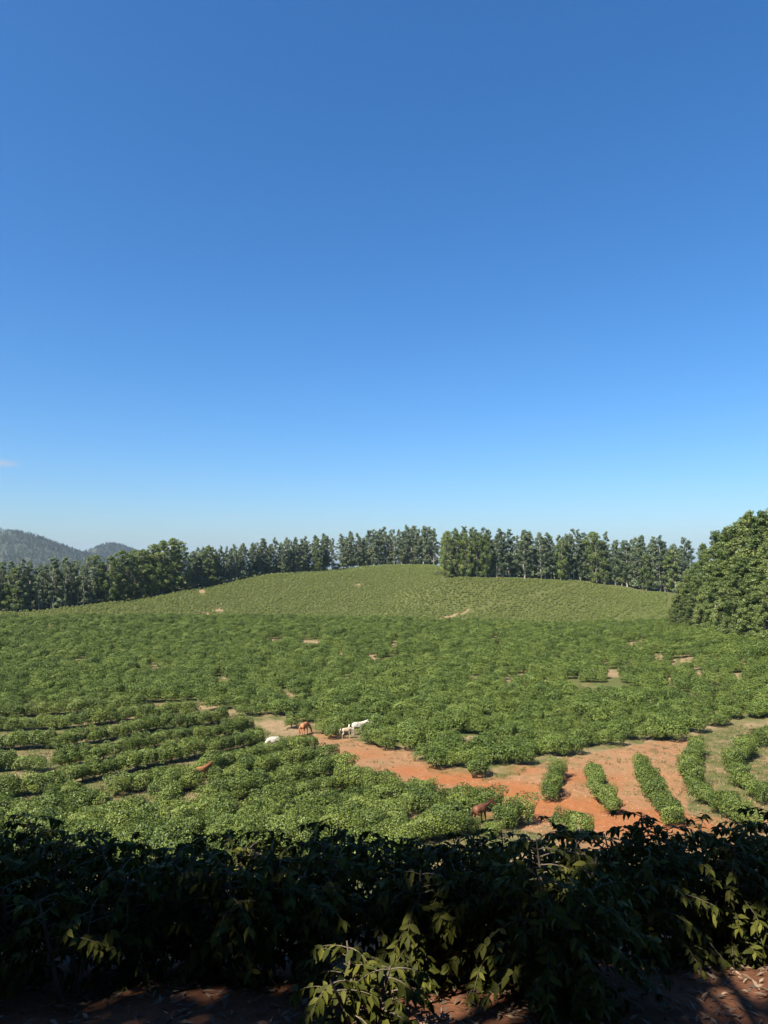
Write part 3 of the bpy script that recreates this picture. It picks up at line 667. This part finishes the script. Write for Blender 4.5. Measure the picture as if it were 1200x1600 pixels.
# ------------------------------------------------------------------ foreground coffee hedge in the shade
def leaf_template(wave, curl):
    st = np.array([0.0, 0.16, 0.42, 0.72, 1.0]); w = np.array([0, 0.165, 0.235, 0.15, 0])
    V = [(0, 0, 0)]
    for k in (1, 2, 3):
        z = -curl * st[k] ** 2
        V += [(st[k], -w[k], z + 0.055 + wave * (1 if k % 2 else -1)), (st[k], 0, z), (st[k], w[k], z + 0.055 - wave * (1 if k % 2 else -1))]
    V.append((1, 0, -curl * 1.15))
    T = [(0, 1, 2), (0, 2, 3), (7, 10, 8), (8, 10, 9)]; Q = []
    for k in (0, 1):
        a = 1 + 3 * k; Q += [(a, a + 3, a + 4, a + 1), (a + 1, a + 4, a + 5, a + 2)]
    for q in Q: T += [(q[0], q[1], q[2]), (q[0], q[2], q[3])]
    return np.array(V, float), np.array(T)
LEAF_T = [leaf_template(0.012, 0.22), leaf_template(0.02, 0.35), leaf_template(0.008, 0.12), leaf_template(-0.015, 0.28)]
LEAF_ME = [mesh_np('coffee_leaf', v, f, M_COFFEE_SHADE, np.full(len(v), 0.35 + 0.12 * k), smooth=True) for k, (v, f) in enumerate(LEAF_T)]

def coffee_plant(loc, h, R, seed, label, n_stems=4, n_big=0, leggy=0.1, leaf=0.090, dens=1.0):
    rng = np.random.default_rng(seed)
    e = empty('shaded_coffee_bush', tuple(loc)); tag(e, label, 'coffee bush', 'shaded coffee bushes of the near hedge')
    pos = []; dr = []; nm = []; twigs = []
    for s in range(n_stems):
        a = s / n_stems * 6.28 + rng.uniform(-0.5, 0.5); b0 = 0.10 * np.array([math.cos(a), math.sin(a)]); ln = rng.uniform(0.15, 0.55) * R
        hs = h * rng.uniform(0.82, 1.0)
        tz = np.linspace(-0.05, hs, 7); tt = np.clip(tz / hs, 0, 1)
        sp = np.stack([b0[0] + math.cos(a) * ln * tt ** 1.2 + rng.normal() * 0.02, b0[1] + math.sin(a) * ln * tt ** 1.2 + rng.normal() * 0.02, tz], -1)
        v, f = tube(sp, np.linspace(0.024, 0.006, 7), 6); link('stem', mesh_np('stem', v, f, M_CBARK, smooth=True), e)
        for zz in np.arange(leggy * hs + 0.05, hs, 0.058 / dens):
            t = zz / hs; base = np.array([np.interp(zz, tz, sp[:, 0]), np.interp(zz, tz, sp[:, 1]), zz])
            a0 = rng.uniform(0, 6.28)
            for side in (0, math.pi):
                ang = a0 + side + rng.uniform(-0.4, 0.4)
                L = R * (0.32 + 0.62 * math.sin(math.pi * min(1, 0.22 + 0.70 * t))) * rng.uniform(0.65, 1.1)
                d = np.array([math.cos(ang), math.sin(ang), 0])
                tk = np.linspace(0, 1, 5)[:, None]
                up = rng.uniform(0.2, 0.6); dn = rng.uniform(0.25, 0.7)
                bp = base + d * L * tk + np.array([0, 0, 1]) * L * (up * tk - dn * tk ** 2)
                bp[:, 2] = np.maximum(bp[:, 2], 0.04)
                twigs.append(tube(bp, np.linspace(0.006, 0.002, 5), 3))
                tip = bp[-1]; fwt = d * 0.6 + np.array([0, 0, -0.5]); a1 = rng.uniform(0, 6.28)
                for w in range(4):
                    aa = a1 + w * 1.57; v_ = np.array([math.cos(aa), math.sin(aa), 0]) * 0.75 + d * 0.45 + np.array([0, 0, -1]) * rng.uniform(0.35, 1.0)
                    pos.append(tip); dr.append(v_); nm.append(np.array([0, 0, 1.0]) + np.array([math.cos(aa), math.sin(aa), 0]) * 0.7 + rng.normal(size=3) * 0.2)
                ts = np.arange(0.22, 1.02, 0.045 / L)
                for q in ts:
                    p = base + d * L * q + np.array([0, 0, 1]) * L * (up * q - dn * q * q)
                    fw = d + np.array([0, 0, up - 2 * dn * q]); fw /= np.linalg.norm(fw)
                    sd = np.array([-d[1], d[0], 0])
                    for w in (-1, 1):
                        if rng.random() < 0.12: continue
                        v_ = sd * w * rng.uniform(0.5, 1.0) + fw * rng.uniform(0.2, 0.9) + np.array([0, 0, -1]) * rng.uniform(-0.2, 0.8) + rng.normal(size=3) * 0.22
                        pos.append(p); dr.append(v_); nm.append(np.array([0, 0, 1.0]) + d * rng.uniform(0.0, 0.8) + rng.normal(size=3) * 0.4)
    pos = np.array(pos); X = norm(np.array(dr)); N0 = np.array(nm)
    pos[:, 2] = np.maximum(pos[:, 2], 0.07)
    Y = norm(np.cross(N0, X)); Z = np.cross(X, Y); n = len(pos)
    sz = leaf * rng.uniform(0.65, 1.25, n)
    low = pos[:, 2] + X[:, 2] * sz < 0.01
    pos[low, 2] += 0.06
    tid = rng.integers(0, 4, n)
    tint = np.clip(0.40 + 0.16 * rng.normal(size=n) + 0.10 * pos[:, 2] / h, 0, 0.85); tint[rng.random(n) < 0.012] = 1.0
    # the leaves nearest the viewer become single leaves
    wp = pos + np.array(loc); score = np.linalg.norm(wp, axis=1) - 0.0 * sz + 0.25 * rng.random(n)
    big = np.zeros(n, bool); big[np.argsort(score)[:min(n_big, n // 3)]] = True
    VV = []; FF = []; TT = []; o = 0
    for k in range(4):
        s = (tid == k) & ~big; m = int(s.sum())
        if not m: continue
        T, Fc = LEAF_T[k]
        v = pos[s][:, None] + (X[s][:, None] * T[None, :, 0:1] + Y[s][:, None] * T[None, :, 1:2] + Z[s][:, None] * T[None, :, 2:3]) * sz[s][:, None, None]
        VV.append(v.reshape(-1, 3)); FF.append((Fc[None] + (np.arange(m) * len(T))[:, None, None]).reshape(-1, 3) + o); TT.append(np.repeat(tint[s], len(T))); o += m * len(T)
    fo = link('foliage', mesh_np('foliage', np.concatenate(VV), np.concatenate(FF), M_COFFEE_SHADE, np.concatenate(TT), smooth=True), e); fo['kind'] = 'stuff'
    v, f = join(twigs); link('branching', mesh_np('branching', v, f, M_CBARK, smooth=True), e)
    for i in np.where(big)[0]:
        lf = link('leaf', LEAF_ME[tid[i]], e)
        m = Matrix((tuple(X[i]) , tuple(Y[i]), tuple(Z[i]))).transposed().to_4x4()
        lf.matrix_local = Matrix.Translation(pos[i]) @ m @ Matrix.Diagonal((sz[i], sz[i], sz[i], 1))
    return e

def fg(px, d): 
    x = (px - 600) / F * d * 1.03
    return np.array([x, d, float(H(x, d)) - 0.02])
FRONT = [(-70, 6.4, 1.15, .62, 'dark coffee bush cut by the left picture edge', {}), (60, 6.2, 1.12, .62, 'dark coffee bush left of the leggy bare stemmed one', {}), (150, 5.75, 0.80, .46, 'leggy coffee bush with bare pale stems and twigs', dict(leggy=.45, dens=.6, n_stems=3)),
         (255, 6.3, 1.10, .62, 'dark coffee bush right of the leggy bare stemmed one', {}), (375, 6.1, 1.0, .58, 'coffee bush with drooping low leaf spray near the ground', {}), (490, 6.15, 1.08, .60, 'dark coffee bush with open twigs behind the sunlit sprig', dict(leggy=.3)),
         (565, 5.05, 0.52, .42, 'low coffee sprig dappled with sunlight at the bottom', dict(n_stems=3)), (650, 6.2, 1.12, .54, 'coffee bush right behind the sunlit low sprig', {}), (745, 6.2, 1.14, .60, 'coffee bush with sun flecks left of the big rounded one', {}),
         (855, 5.6, 1.12, .64, 'big rounded coffee bush standing forward on the bare soil', dict(n_stems=5)), (985, 6.8, 1.28, .62, 'dark coffee bush right of the big rounded one', {}), (1095, 7.2, 1.34, .62, 'dark coffee bush near the lit soil patch', {}), (1210, 7.5, 1.4, .62, 'dark coffee bush cut by the right picture edge', {})]
for k, (px, d, h, R, lab, kw) in enumerate(FRONT):
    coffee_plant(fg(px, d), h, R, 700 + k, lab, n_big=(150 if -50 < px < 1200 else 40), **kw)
BACK = [(-60, 8.0, 1.62), (40, 8.0, 1.60), (135, 8.1, 1.55), (225, 8.3, 1.40), (320, 8.1, 1.45), (415, 8.0, 1.46), (510, 8.1, 1.46), (605, 8.1, 1.42), (700, 8.2, 1.42), (795, 8.1, 1.44), (890, 8.3, 1.44), (985, 8.1, 1.42), (1080, 8.2, 1.42), (1175, 8.1, 1.45), (1265, 8.2, 1.5)]
for k, (px, d, h) in enumerate(BACK):
    coffee_plant(fg(px, d), h, 0.62, 800 + k, '%s dark bush from the left along the back line of the shaded hedge' % ORD[k], n_stems=4, dens=0.85, leggy=0.25)

# ------------------------------------------------------------------ leaf litter on the near ground
def litter():
    rng = np.random.default_rng(31); n = 6500
    y = 3.6 + 4.2 * rng.random(n) ** 0.9; x = rng.uniform(-1, 1, n) * (0.62 * y + 0.6)
    z = H(x, y) + 0.012 + 0.02 * rng.random(n)
    a = rng.uniform(0, 6.28, n); L = rng.uniform(0.035, 0.12, n); Wd = L * rng.uniform(0.10, 0.30, n); tl = rng.normal(size=n) * 0.22
    fw = np.stack([np.cos(a) * np.cos(tl), np.sin(a) * np.cos(tl), np.sin(tl)], -1); sd = np.stack([-np.sin(a), np.cos(a), rng.normal(size=n) * 0.3], -1)
    c = np.stack([x, y, z], -1); cv = rng.normal(size=n)[:, None] * 0.18; up = np.array([0, 0, 1.0])
    L = L[:, None]; Wd = Wd[:, None]
    v = np.stack([c - fw * L / 2, c - fw * L * .1 + sd * (Wd / 2 + cv * L * .3) + up * 0.008, c + fw * L / 2 + sd * cv * L * .4, c - fw * L * .1 + sd * (-Wd / 2 + cv * L * .3)], 1).reshape(-1, 3)
    m, nt, b, out = new_mat('dry_leaf')
    at_ = nt.nodes.new('ShaderNodeAttribute'); at_.attribute_name = 'tint'
    r = ramp(nt, at_.outputs['Fac'], [(0, (0.07, 0.045, 0.028)), (0.6, (0.15, 0.09, 0.055)), (1, (0.26, 0.19, 0.125))]); nt.links.new(r.outputs[0], b.inputs['Base Color']); b.inputs['Roughness'].default_value = 0.7
    o = link('leaf_litter', mesh_np('leaf_litter', v, np.arange(4 * n).reshape(-1, 4), m, np.repeat(rng.random(n) ** 1.5, 4)))
    tag(o, 'dry curled leaves and bark strewn on the shaded soil', 'leaf litter', kind='stuff')
litter()

# ------------------------------------------------------------------ grass tufts on the clearing and between rows
def grass():
    rng = np.random.default_rng(41); n = 60000
    y = rng.uniform(50, 98, n); x = rng.uniform(-1, 1, n) * 0.6 * y
    z = H(x, y); px, py = to_px(np.stack([x, y, z], -1))
    clump = np.sin(x * 0.9 + 2 * np.sin(y * 0.35)) * np.sin(y * 0.8 + 1.7 * np.sin(x * 0.4)) + 0.5 * np.sin(x * 2.3 + y * 1.9)
    ins = inpoly(px, py, CLEAR_POLY)
    red = np.zeros(n)
    for a, b, rx, ry, s in RED_BLOBS: red = np.maximum(red, s * np.exp(-0.8 * (((px - a) / rx) ** 2 + ((py - b) / ry) ** 2)))
    pr = np.where(ins, np.clip(0.30 - 0.42 * red, 0.006, 1) * np.clip(0.25 + clump, 0, 1), 0.5 * np.clip(0.55 + clump, 0, 1))
    pr = np.where(ins & (px > 1075), 0.55 * np.clip(0.6 + clump, 0.1, 1), pr)
    pr = np.where(py < edge_row(px), 0, pr)
    k = rng.random(n) < pr; P = np.stack([x, y, z], -1)[k]; m = len(P)
    nb = 6
    B = np.repeat(P, nb, 0) + rng.normal(size=(m * nb, 3)) * [0.12, 0.12, 0]; B[:, 2] = H(B[:, 0], B[:, 1]) - 0.02
    hh = rng.uniform(0.08, 0.26, m * nb); a = rng.uniform(0, 6.28, m * nb); s = np.stack([np.cos(a), np.sin(a), 0 * a], -1) * 0.035
    ln = rng.normal(size=(m * nb, 3)) * 0.09; ln[:, 2] = hh
    v = np.stack([B - s, B + s, B + ln], 1).reshape(-1, 3)
    tint = np.repeat(np.clip(0.5 + 0.3 * rng.normal(size=m), 0, 1), nb)
    o = link('grass', mesh_np('grass', v, np.arange(3 * m * nb).reshape(-1, 3), M_GRASS, np.repeat(tint, 3)))
    tag(o, 'sparse weeds and grass on the clearing and between rows', 'grass', kind='stuff')
grass()

def clods():
    rng = np.random.default_rng(51); n = 9000
    y = rng.uniform(52, 98, n); x = rng.uniform(-0.3, 0.62, n) * y; z = H(x, y); px, py = to_px(np.stack([x, y, z], -1))
    k = inpoly(px, py, CLEAR_POLY) & (py > edge_row(px)); c = np.stack([x, y, z], -1)[k]; m = len(c); r = rng.uniform(0.02, 0.09, m) ** 1.0
    base = np.array([(1, 0, 0), (0, 1, 0), (-1, 0, 0), (0, -1, 0), (0, 0, 0.8)], float)
    v = c[:, None] + base[None] * r[:, None, None] * rng.uniform(0.6, 1.4, (m, 5, 1)); f = np.array([(0, 1, 4), (1, 2, 4), (2, 3, 4), (3, 0, 4)])
    mt, nt, b, out = new_mat('clod'); at_ = nt.nodes.new('ShaderNodeAttribute'); at_.attribute_name = 'tint'
    r_ = ramp(nt, at_.outputs['Fac'], [(0, (0.16, 0.065, 0.030)), (1, (0.36, 0.19, 0.10))]); nt.links.new(r_.outputs[0], b.inputs['Base Color']); b.inputs['Roughness'].default_value = 1
    o = link('soil_clods', mesh_np('soil_clods', v.reshape(-1, 3), (f[None] + (np.arange(m) * 5)[:, None, None]).reshape(-1, 3), mt, np.repeat(rng.random(m), 5)))
    tag(o, 'crumbled clods and pebbles scattered on the red clearing', 'soil clods', kind='stuff')
clods()

# ------------------------------------------------------------------ horses
def coat(name, c1, c2, sc=3.0):
    m, nt, b, out = new_mat(name)
    tc = nt.nodes.new('ShaderNodeTexCoord'); n = noise(nt, sc, 4, 0.5, tc.outputs['Object'])
    r = ramp(nt, n.outputs[0], [(0.35, c1), (0.65, c2)]); nt.links.new(r.outputs[0], b.inputs['Base Color'])
    b.inputs['Roughness'].default_value = 0.55; b.inputs['Specular IOR Level'].default_value = 0.3
    return m
M_WHITE = coat('white_coat', (0.38, 0.33, 0.25), (0.50, 0.45, 0.36)); M_CREAM = coat('cream_coat', (0.33, 0.25, 0.155), (0.44, 0.35, 0.235))
M_BAY = coat('bay_coat', (0.085, 0.032, 0.015), (0.15, 0.058, 0.026)); M_CHEST = coat('chestnut_coat', (0.25, 0.095, 0.038), (0.35, 0.15, 0.065))
M_DARKHAIR = coat('dark_hair', (0.02, 0.014, 0.010), (0.045, 0.03, 0.02), 20); M_PALEHAIR = coat('pale_hair', (0.55, 0.48, 0.38), (0.75, 0.70, 0.60), 20); M_REDHAIR = coat('red_hair', (0.25, 0.09, 0.035), (0.38, 0.15, 0.06), 20)
M_HOOF = coat('hoof', (0.05, 0.04, 0.035), (0.10, 0.08, 0.06))
M_BLAZE = coat('blaze', (0.75, 0.70, 0.62), (0.82, 0.78, 0.72))

def skin_mesh(name, chains, mat, sub=2):
    """chains: list of (points with radii); a chain may start with the index of an existing vertex"""
    V = []; R = []; E = []
    for ch in chains:
        prev = None
        for it in ch:
            if isinstance(it, int): prev = it; continue
            V.append(it[:3]); R.append(it[3:]); i = len(V) - 1
            if prev is not None: E.append((prev, i))
            prev = i
    me = bpy.data.meshes.new(name); me.from_pydata(V, E, [])
    o = bpy.data.objects.new(name, me); COL.objects.link(o)
    o.modifiers.new('skin', 'SKIN')
    if not me.skin_vertices:
        bpy.context.view_layer.objects.active = o
        bm = bmesh.new(); bm.from_mesh(me); bm.verts.layers.skin.verify(); bm.to_mesh(me); bm.free()
    sk = me.skin_vertices[0].data
    for i, r in enumerate(R):
        sk[i].radius = (r[0], r[1] if len(r) > 1 else r[0]); sk[i].use_root = (i == 0)
    ss = o.modifiers.new('sub', 'SUBSURF'); ss.levels = sub; ss.render_levels = sub
    o.modifiers['skin'].use_smooth_shade = True
    dg = bpy.context.evaluated_depsgraph_get(); dg.update()
    ev = o.evaluated_get(dg); out = bpy.data.meshes.new_from_object(ev)
    out.name = name; out.materials.clear(); out.materials.append(mat)
    bpy.data.objects.remove(o)
    for p in out.polygons: p.use_smooth = True
    return out

def horse(px, row, rz, scale, coatm, hairm, label, head='up', foal=False, blaze=False, pos=None, look=0.0):
    p = unproj(px, row) if pos is None else pos
    lg = 0.10 if foal else 0.0; bd = 0.80 if foal else 1.0
    b = [(-0.62, 0, 1.24, .22*bd, .24*bd), (-0.40, 0, 1.20, .27*bd, .31*bd), (-0.05, 0, 1.14, .28*bd, .32*bd), (0.28, 0, 1.15, .27*bd, .34*bd), (0.50, 0, 1.20, .20*bd, .29*bd)]
    if head == 'up': nk = [(0.72, 0.03*look, 1.42, .12, .19), (0.92, 0.10*look, 1.64, .095, .145), (1.04, 0.16*look, 1.80, .085, .11), (1.15, 0.24*look, 1.70, .085, .12), (1.29, 0.36*look, 1.52, .065, .085), (1.37, 0.43*look, 1.40, .06, .065)]
    elif head == 'mid': nk = [(0.78, 0.03*look, 1.32, .12, .18), (1.02, 0.1*look, 1.44, .095, .14), (1.20, 0.16*look, 1.53, .085, .11), (1.33, 0.22*look, 1.44, .085, .12), (1.46, 0.3*look, 1.26, .065, .085), (1.53, 0.34*look, 1.14, .06, .065)]
    else: nk = [(0.78, 0.05*look, 1.10, .12, .19), (0.98, 0.14*look, 0.82, .095, .145), (1.10, 0.2*look, 0.60, .085, .11), (1.14, 0.24*look, 0.46, .085, .12), (1.18, 0.28*look, 0.25, .065, .085), (1.19, 0.3*look, 0.12, .06, .065)]
    chains = [b[:], [4] + nk]
    for s in (-1, 1):
        chains.append([1, (-0.46, .15*s, .98, .15*bd, .20*bd), (-0.36, .17*s, .78, .10*bd, .12*bd), (-0.60 + .03*s, .16*s, .52, .058, .065), (-0.57 + .03*s, .16*s, .30, .042), (-0.56 + .03*s, .16*s, .14, .046), (-0.51 + .03*s, .16*s, .05, .05), (-0.50 + .03*s, .16*s, .012, .062)])
        chains.append([3, (0.40, .15*s, .96, .11*bd, .15*bd), (0.36, .16*s, .76, .085*bd, .10*bd), (0.40 - .05*s, .16*s, .47, .055), (0.40 - .06*s, .16*s, .30, .040), (0.40 - .06*s, .16*s, .14, .044), (0.45 - .06*s, .16*s, .05, .05), (0.46 - .06*s, .16*s, .012, .062)])
    e = empty('foal' if foal else 'horse', (p[0], p[1], p[2]), rz, (scale, scale * (0.95 if foal else 1), scale * (1.06 if foal else 1))); tag(e, label, 'horse', 'horses among the coffee')
    link('body', skin_mesh('body', chains, coatm), e)
    A = np.array
    # ears, tail, mane, hooves
    n = [A(q[:3]) for q in nk]; poll = n[2]; fdir = n[4] - n[2]; fdir = fdir / np.linalg.norm(fdir)
    for s in (-1, 1):
        v, f = tube([poll + A([0.02, .055*s, .06]), poll + A([0.0, .075*s, .15]), poll + A([0.02, .075*s, .22])], [.035, .032, .004], 6); link('ear', mesh_np('ear', v, f, coatm, smooth=True), e)
        ec = n[3] + A([0.03, .085*s, .02]); v, f = tube([ec - A([0, .012*s, 0]), ec + A([0, .006*s, 0]), ec + A([0, .012*s, 0])], [.022, .02, .004], 8); link('eye', mesh_np('eye', v, f, M_DARKHAIR, smooth=True), e)
    tl = 0.55 if foal else 0.95
    v, f = tube([A([-0.80, 0, 1.30]), A([-0.90, 0, 1.22]), A([-0.95, 0.01, 1.22 - .35*tl]), A([-0.93, 0.02, 1.22 - .75*tl]), A([-0.90, 0.02, 1.22 - tl])], [.045, .06, .075, .06, .008], 8); link('tail', mesh_np('tail', v, f, hairm, smooth=True), e)
    mp = []; mr = []
    path = [A([0.46, 0, 1.47])] + [n[0] + A([-.12, 0, .14]), n[1] + A([-.09, 0, .11]), n[2] + A([-.02, 0, .10]), n[2] + A([.06, 0.01, .04])]
    if head == 'down': path = [A([0.48, 0, 1.44]), n[0] + A([.07, 0, .17]), n[1] + A([.10, 0, .10]), n[2] + A([.09, 0, .03]), n[3] + A([.08, 0, .0])]
    v, f = tube(path, [.02, .05, .05, .045, .012], 8); link('mane', mesh_np('mane', v, f, hairm, smooth=True), e)
    if blaze:
        fr = A([-fdir[2], 0, fdir[0]]); fr = fr if fr[0] > 0 else -fr
        v, f = tube([n[3] + fr * .115, (n[3] + n[4]) / 2 + fr * .105, n[4] + fr * .085, n[5] + fr * .06], [.035, .035, .03, .02], 8); link('blaze', mesh_np('blaze', v, f, M_BLAZE, smooth=True), e)
    return e
R_ = math.radians
horse(750, 1288, R_(38), 0.97, M_BAY, M_DARKHAIR, 'dark bay horse standing among the bushes at the shade edge', head='mid', look=-0.6)
horse(475, 1149, R_(62), 0.97, M_CHEST, M_REDHAIR, 'chestnut horse grazing with its rump turned at the path top', head='down', blaze=True, look=-1.0)
horse(430, 1173, R_(200), 0.98, M_WHITE, M_PALEHAIR, 'white horse half hidden behind a hedge with its head down', head='down')
horse(558, 1149, R_(10), 1.0, M_WHITE, M_PALEHAIR, 'white mare with her head raised above the bushes', head='mid')
horse(541, 1154, R_(20), 0.80, M_CREAM, M_PALEHAIR, 'small cream foal standing behind the white mare', head='down', foal=True)
horse(312, 1222, R_(42), 0.88, M_CHEST, M_REDHAIR, 'reddish foal mostly hidden between the hedges', head='mid', foal=True)

# ------------------------------------------------------------------ birds
M_BIRD = coat('bird_plumage', (0.02, 0.02, 0.022), (0.05, 0.05, 0.05))
def bird(px, row, dist, span, label, rz):
    s = row_slope(row); x = px_u(px, row) * dist
    e = empty('bird', (x, dist, s * dist), rz, (span, span, span)); tag(e, label, 'bird', 'birds in the sky')
    v, f = tube([(-.30, 0, 0), (-.12, 0, 0), (.05, 0, 0), (.17, 0, .02), (.24, 0, .02), (.30, 0, .0)], [.015, .05, .07, .05, .045, .006], 8); link('body', mesh_np('body', v, f, M_BIRD, smooth=True), e)
    for sd in (-1, 1):
        v = np.array([(.10, .04*sd, .02), (-.08, .04*sd, .02), (.13, .26*sd, .10), (-.06, .26*sd, .10), (-.02, .52*sd, .06), (.0, .27*sd, .115), (.02, .04*sd, .045)]); f = np.array([(0, 2, 6), (2, 5, 6), (1, 6, 3), (6, 5, 3), (0, 1, 2), (1, 3, 2), (2, 4, 5), (5, 4, 3), (2, 3, 4)])
        link('wing', mesh_np('wing', v, f, M_BIRD), e)
    v = np.array([(-.26, -.03, 0), (-.26, .03, 0), (-.42, .07, 0), (-.42, -.07, 0), (-.30, 0, .02)]); f = np.array([(0, 1, 2), (0, 2, 3), (0, 4, 1), (1, 4, 2), (2, 4, 3), (3, 4, 0)])
    link('tail', mesh_np('tail', v, f, M_BIRD), e)
bird(178, 582, 150, 0.50, 'dark bird speck high in the blue on the left', 0.4)
bird(137, 797, 200, 0.55, 'dark bird speck low over the gap between the hills', 2.0)
bird(1128, 779, 180, 0.45, 'small bird speck above the right grove', 1.2)

# ------------------------------------------------------------------ trees behind the viewer whose shade lies on the hedge
def P_at(px, row, d):
    b = (800.0 - row) / F; return np.array([((px - 600.0) / F) / (CP - b * SP) * d, d, row_slope(row) * d])
SUN_GAPS = [(unproj(765, 1574), 0.18, 1.), (unproj(700, 1583), 0.14, 1.), (unproj(1195, 1525), 0.32, 1.), (unproj(1140, 1584), 0.15, 1.), (P_at(560, 1515, 5.0), 0.34, 1.), (P_at(620, 1500, 5.2), 0.22, 1.), (P_at(365, 1325, 7.6), 0.25, .95), (P_at(395, 1335, 7.6), 0.2, .9),
        (P_at(670, 1360, 5.8), 0.10, .8), (P_at(650, 1500, 5.5), 0.14, .9), (P_at(800, 1350, 5.7), 0.12, .8), (P_at(935, 1415, 6.1), 0.14, .95), (P_at(145, 1490, 5.6), 0.05, .8)]  # holes cut through the crowns along sun lines to place the sunflecks
def shade_tree(x, y, h, R, z0, n, seed, label, fwd=0.0):
    rng = np.random.default_rng(seed)
    gz = float(H(x, y)); e = empty('shade_tree', (x, y, gz)); tag(e, label, 'tree', 'trees behind the viewer')
    parts = []; zs = np.linspace(-0.3, h * .9, 8); parts.append(tube(np.stack([0.1 * np.sin(zs), 0.1 * np.cos(zs * .7), zs], -1), np.linspace(.3, .05, 8), 8))
    nc = 46; C = []
    for k in range(nc):
        t = rng.random(); z = z0 + (h - z0) * t; w = R * math.sqrt(max(.08, 1 - (1.7 * (t - .42)) ** 2)); a = rng.uniform(0, 6.28); r = w * math.sqrt(rng.random()) * .85
        c = np.array([r * math.cos(a), fwd + r * math.sin(a), z]); C.append(c)
        b0 = np.array([0, 0, max(1.0, z - .8 * r - .3)])
        q_ = b0 + (c - b0) * np.linspace(0, 1, 12)[:, None] + [x, y, gz]
        if any(np.linalg.norm((q_ - g) - ((q_ - g) @ TOSUN)[:, None] * TOSUN, axis=1).min() < rad for g, rad, pr in SUN_GAPS): continue
        parts.append(tube([b0, (b0 + c) / 2, c], [.07, .045, .015], 4))
    C = np.array(C); ci = rng.integers(0, nc, n); d = norm(rng.normal(size=(n, 3))); pos = C[ci] + d * (1.25 * rng.random((n, 1)) ** .5)
    w = pos + [x, y, gz]; kill = np.zeros(n, bool)
    for g, rad, pr in SUN_GAPS:
        v = w - g; dist = np.linalg.norm(v - (v @ TOSUN)[:, None] * TOSUN, axis=1); kill |= (dist < rad + 0.20) & (rng.random(n) < pr)
    cone = (w[:, 1] > 0.2) & (w[:, 2] < 1.0 * w[:, 1] + 0.6) & (np.abs(w[:, 0]) < 0.62 * w[:, 1] + .3); kill |= cone
    pos, d = pos[~kill], d[~kill]; m = len(pos)
    v, f = leaf_quads(pos, norm(d * .4 + rng.normal(size=(m, 3)) * .6 + [0, 0, .3]), .42 * rng.uniform(.7, 1.3, m), .55, rng)
    link('crown', mesh_np('crown', v, f, M_EUC_GREEN, np.repeat(np.clip(.4 + .2 * rng.normal(size=m), 0, 1), 4)), e)
    tv, tf = join(parts); link('trunk', mesh_np('trunk', tv, tf, M_EBARK, smooth=True), e)
spots = [(-24, 1.0), (-22, -5.5), (-19, 0.5), (-14.5, -1.5), (-10.5, -2.0), (-6.5, -2.8), (-2.5, -3.2), (1.5, -3.6), (5.5, -3.0), (-17, -6.5), (-12.5, -7), (-8.5, -7.5), (-4.5, -8), (-0.5, -8), (3.5, -8), (8.5, -6)]
for k, (x, y) in enumerate(spots):
    shade_tree(x, y, 13.0 + 1.2 * math.sin(k * 1.7), 3.3, 2.6, 5200, 900 + k, '%s leafy tree from the left in the wood behind the viewpoint' % ORD[k])

for k, x in enumerate((-19.5, -16, -12.5, -9, -5.5, -2, 1.5, 5, 8.5)):  # extra out-of-view crowns, added to keep overhead sky light off the hedge
    shade_tree(x, -1.2 - 0.3 * (k % 2), 14.0, 3.2, 7.2, 5600, 950 + k, '%s unseen tree added to darken the hedge with its forward reaching crown' % ORD[k], fwd=4.2)

# ------------------------------------------------------------------ the hazy air
def haze():
    me = bpy.data.meshes.new('haze'); bm = bmesh.new(); bmesh.ops.create_cube(bm, size=1.0)
    for v in bm.verts: v.co = Vector((v.co.x * 11900, 4020 + v.co.y * 8140, 55 + v.co.z * 234))
    bm.to_mesh(me); bm.free()
    m = bpy.data.materials.new('hazy_air'); m.use_nodes = True; nt = m.node_tree; nt.nodes.clear()
    out = nt.nodes.new('ShaderNodeOutputMaterial'); pv = nt.nodes.new('ShaderNodeVolumePrincipled')
    pv.inputs['Density'].default_value = 0.00005; pv.inputs['Color'].default_value = (0.60, 0.80, 1.0, 1); pv.inputs['Density Attribute'].default_value = ''; pv.inputs['Anisotropy'].default_value = 0.0
    nt.links.new(pv.outputs[0], out.inputs['Volume']); me.materials.append(m)
    o = link('haze', me); tag(o, 'thin bluish haze filling the air over the valley', 'haze', kind='stuff')
haze()
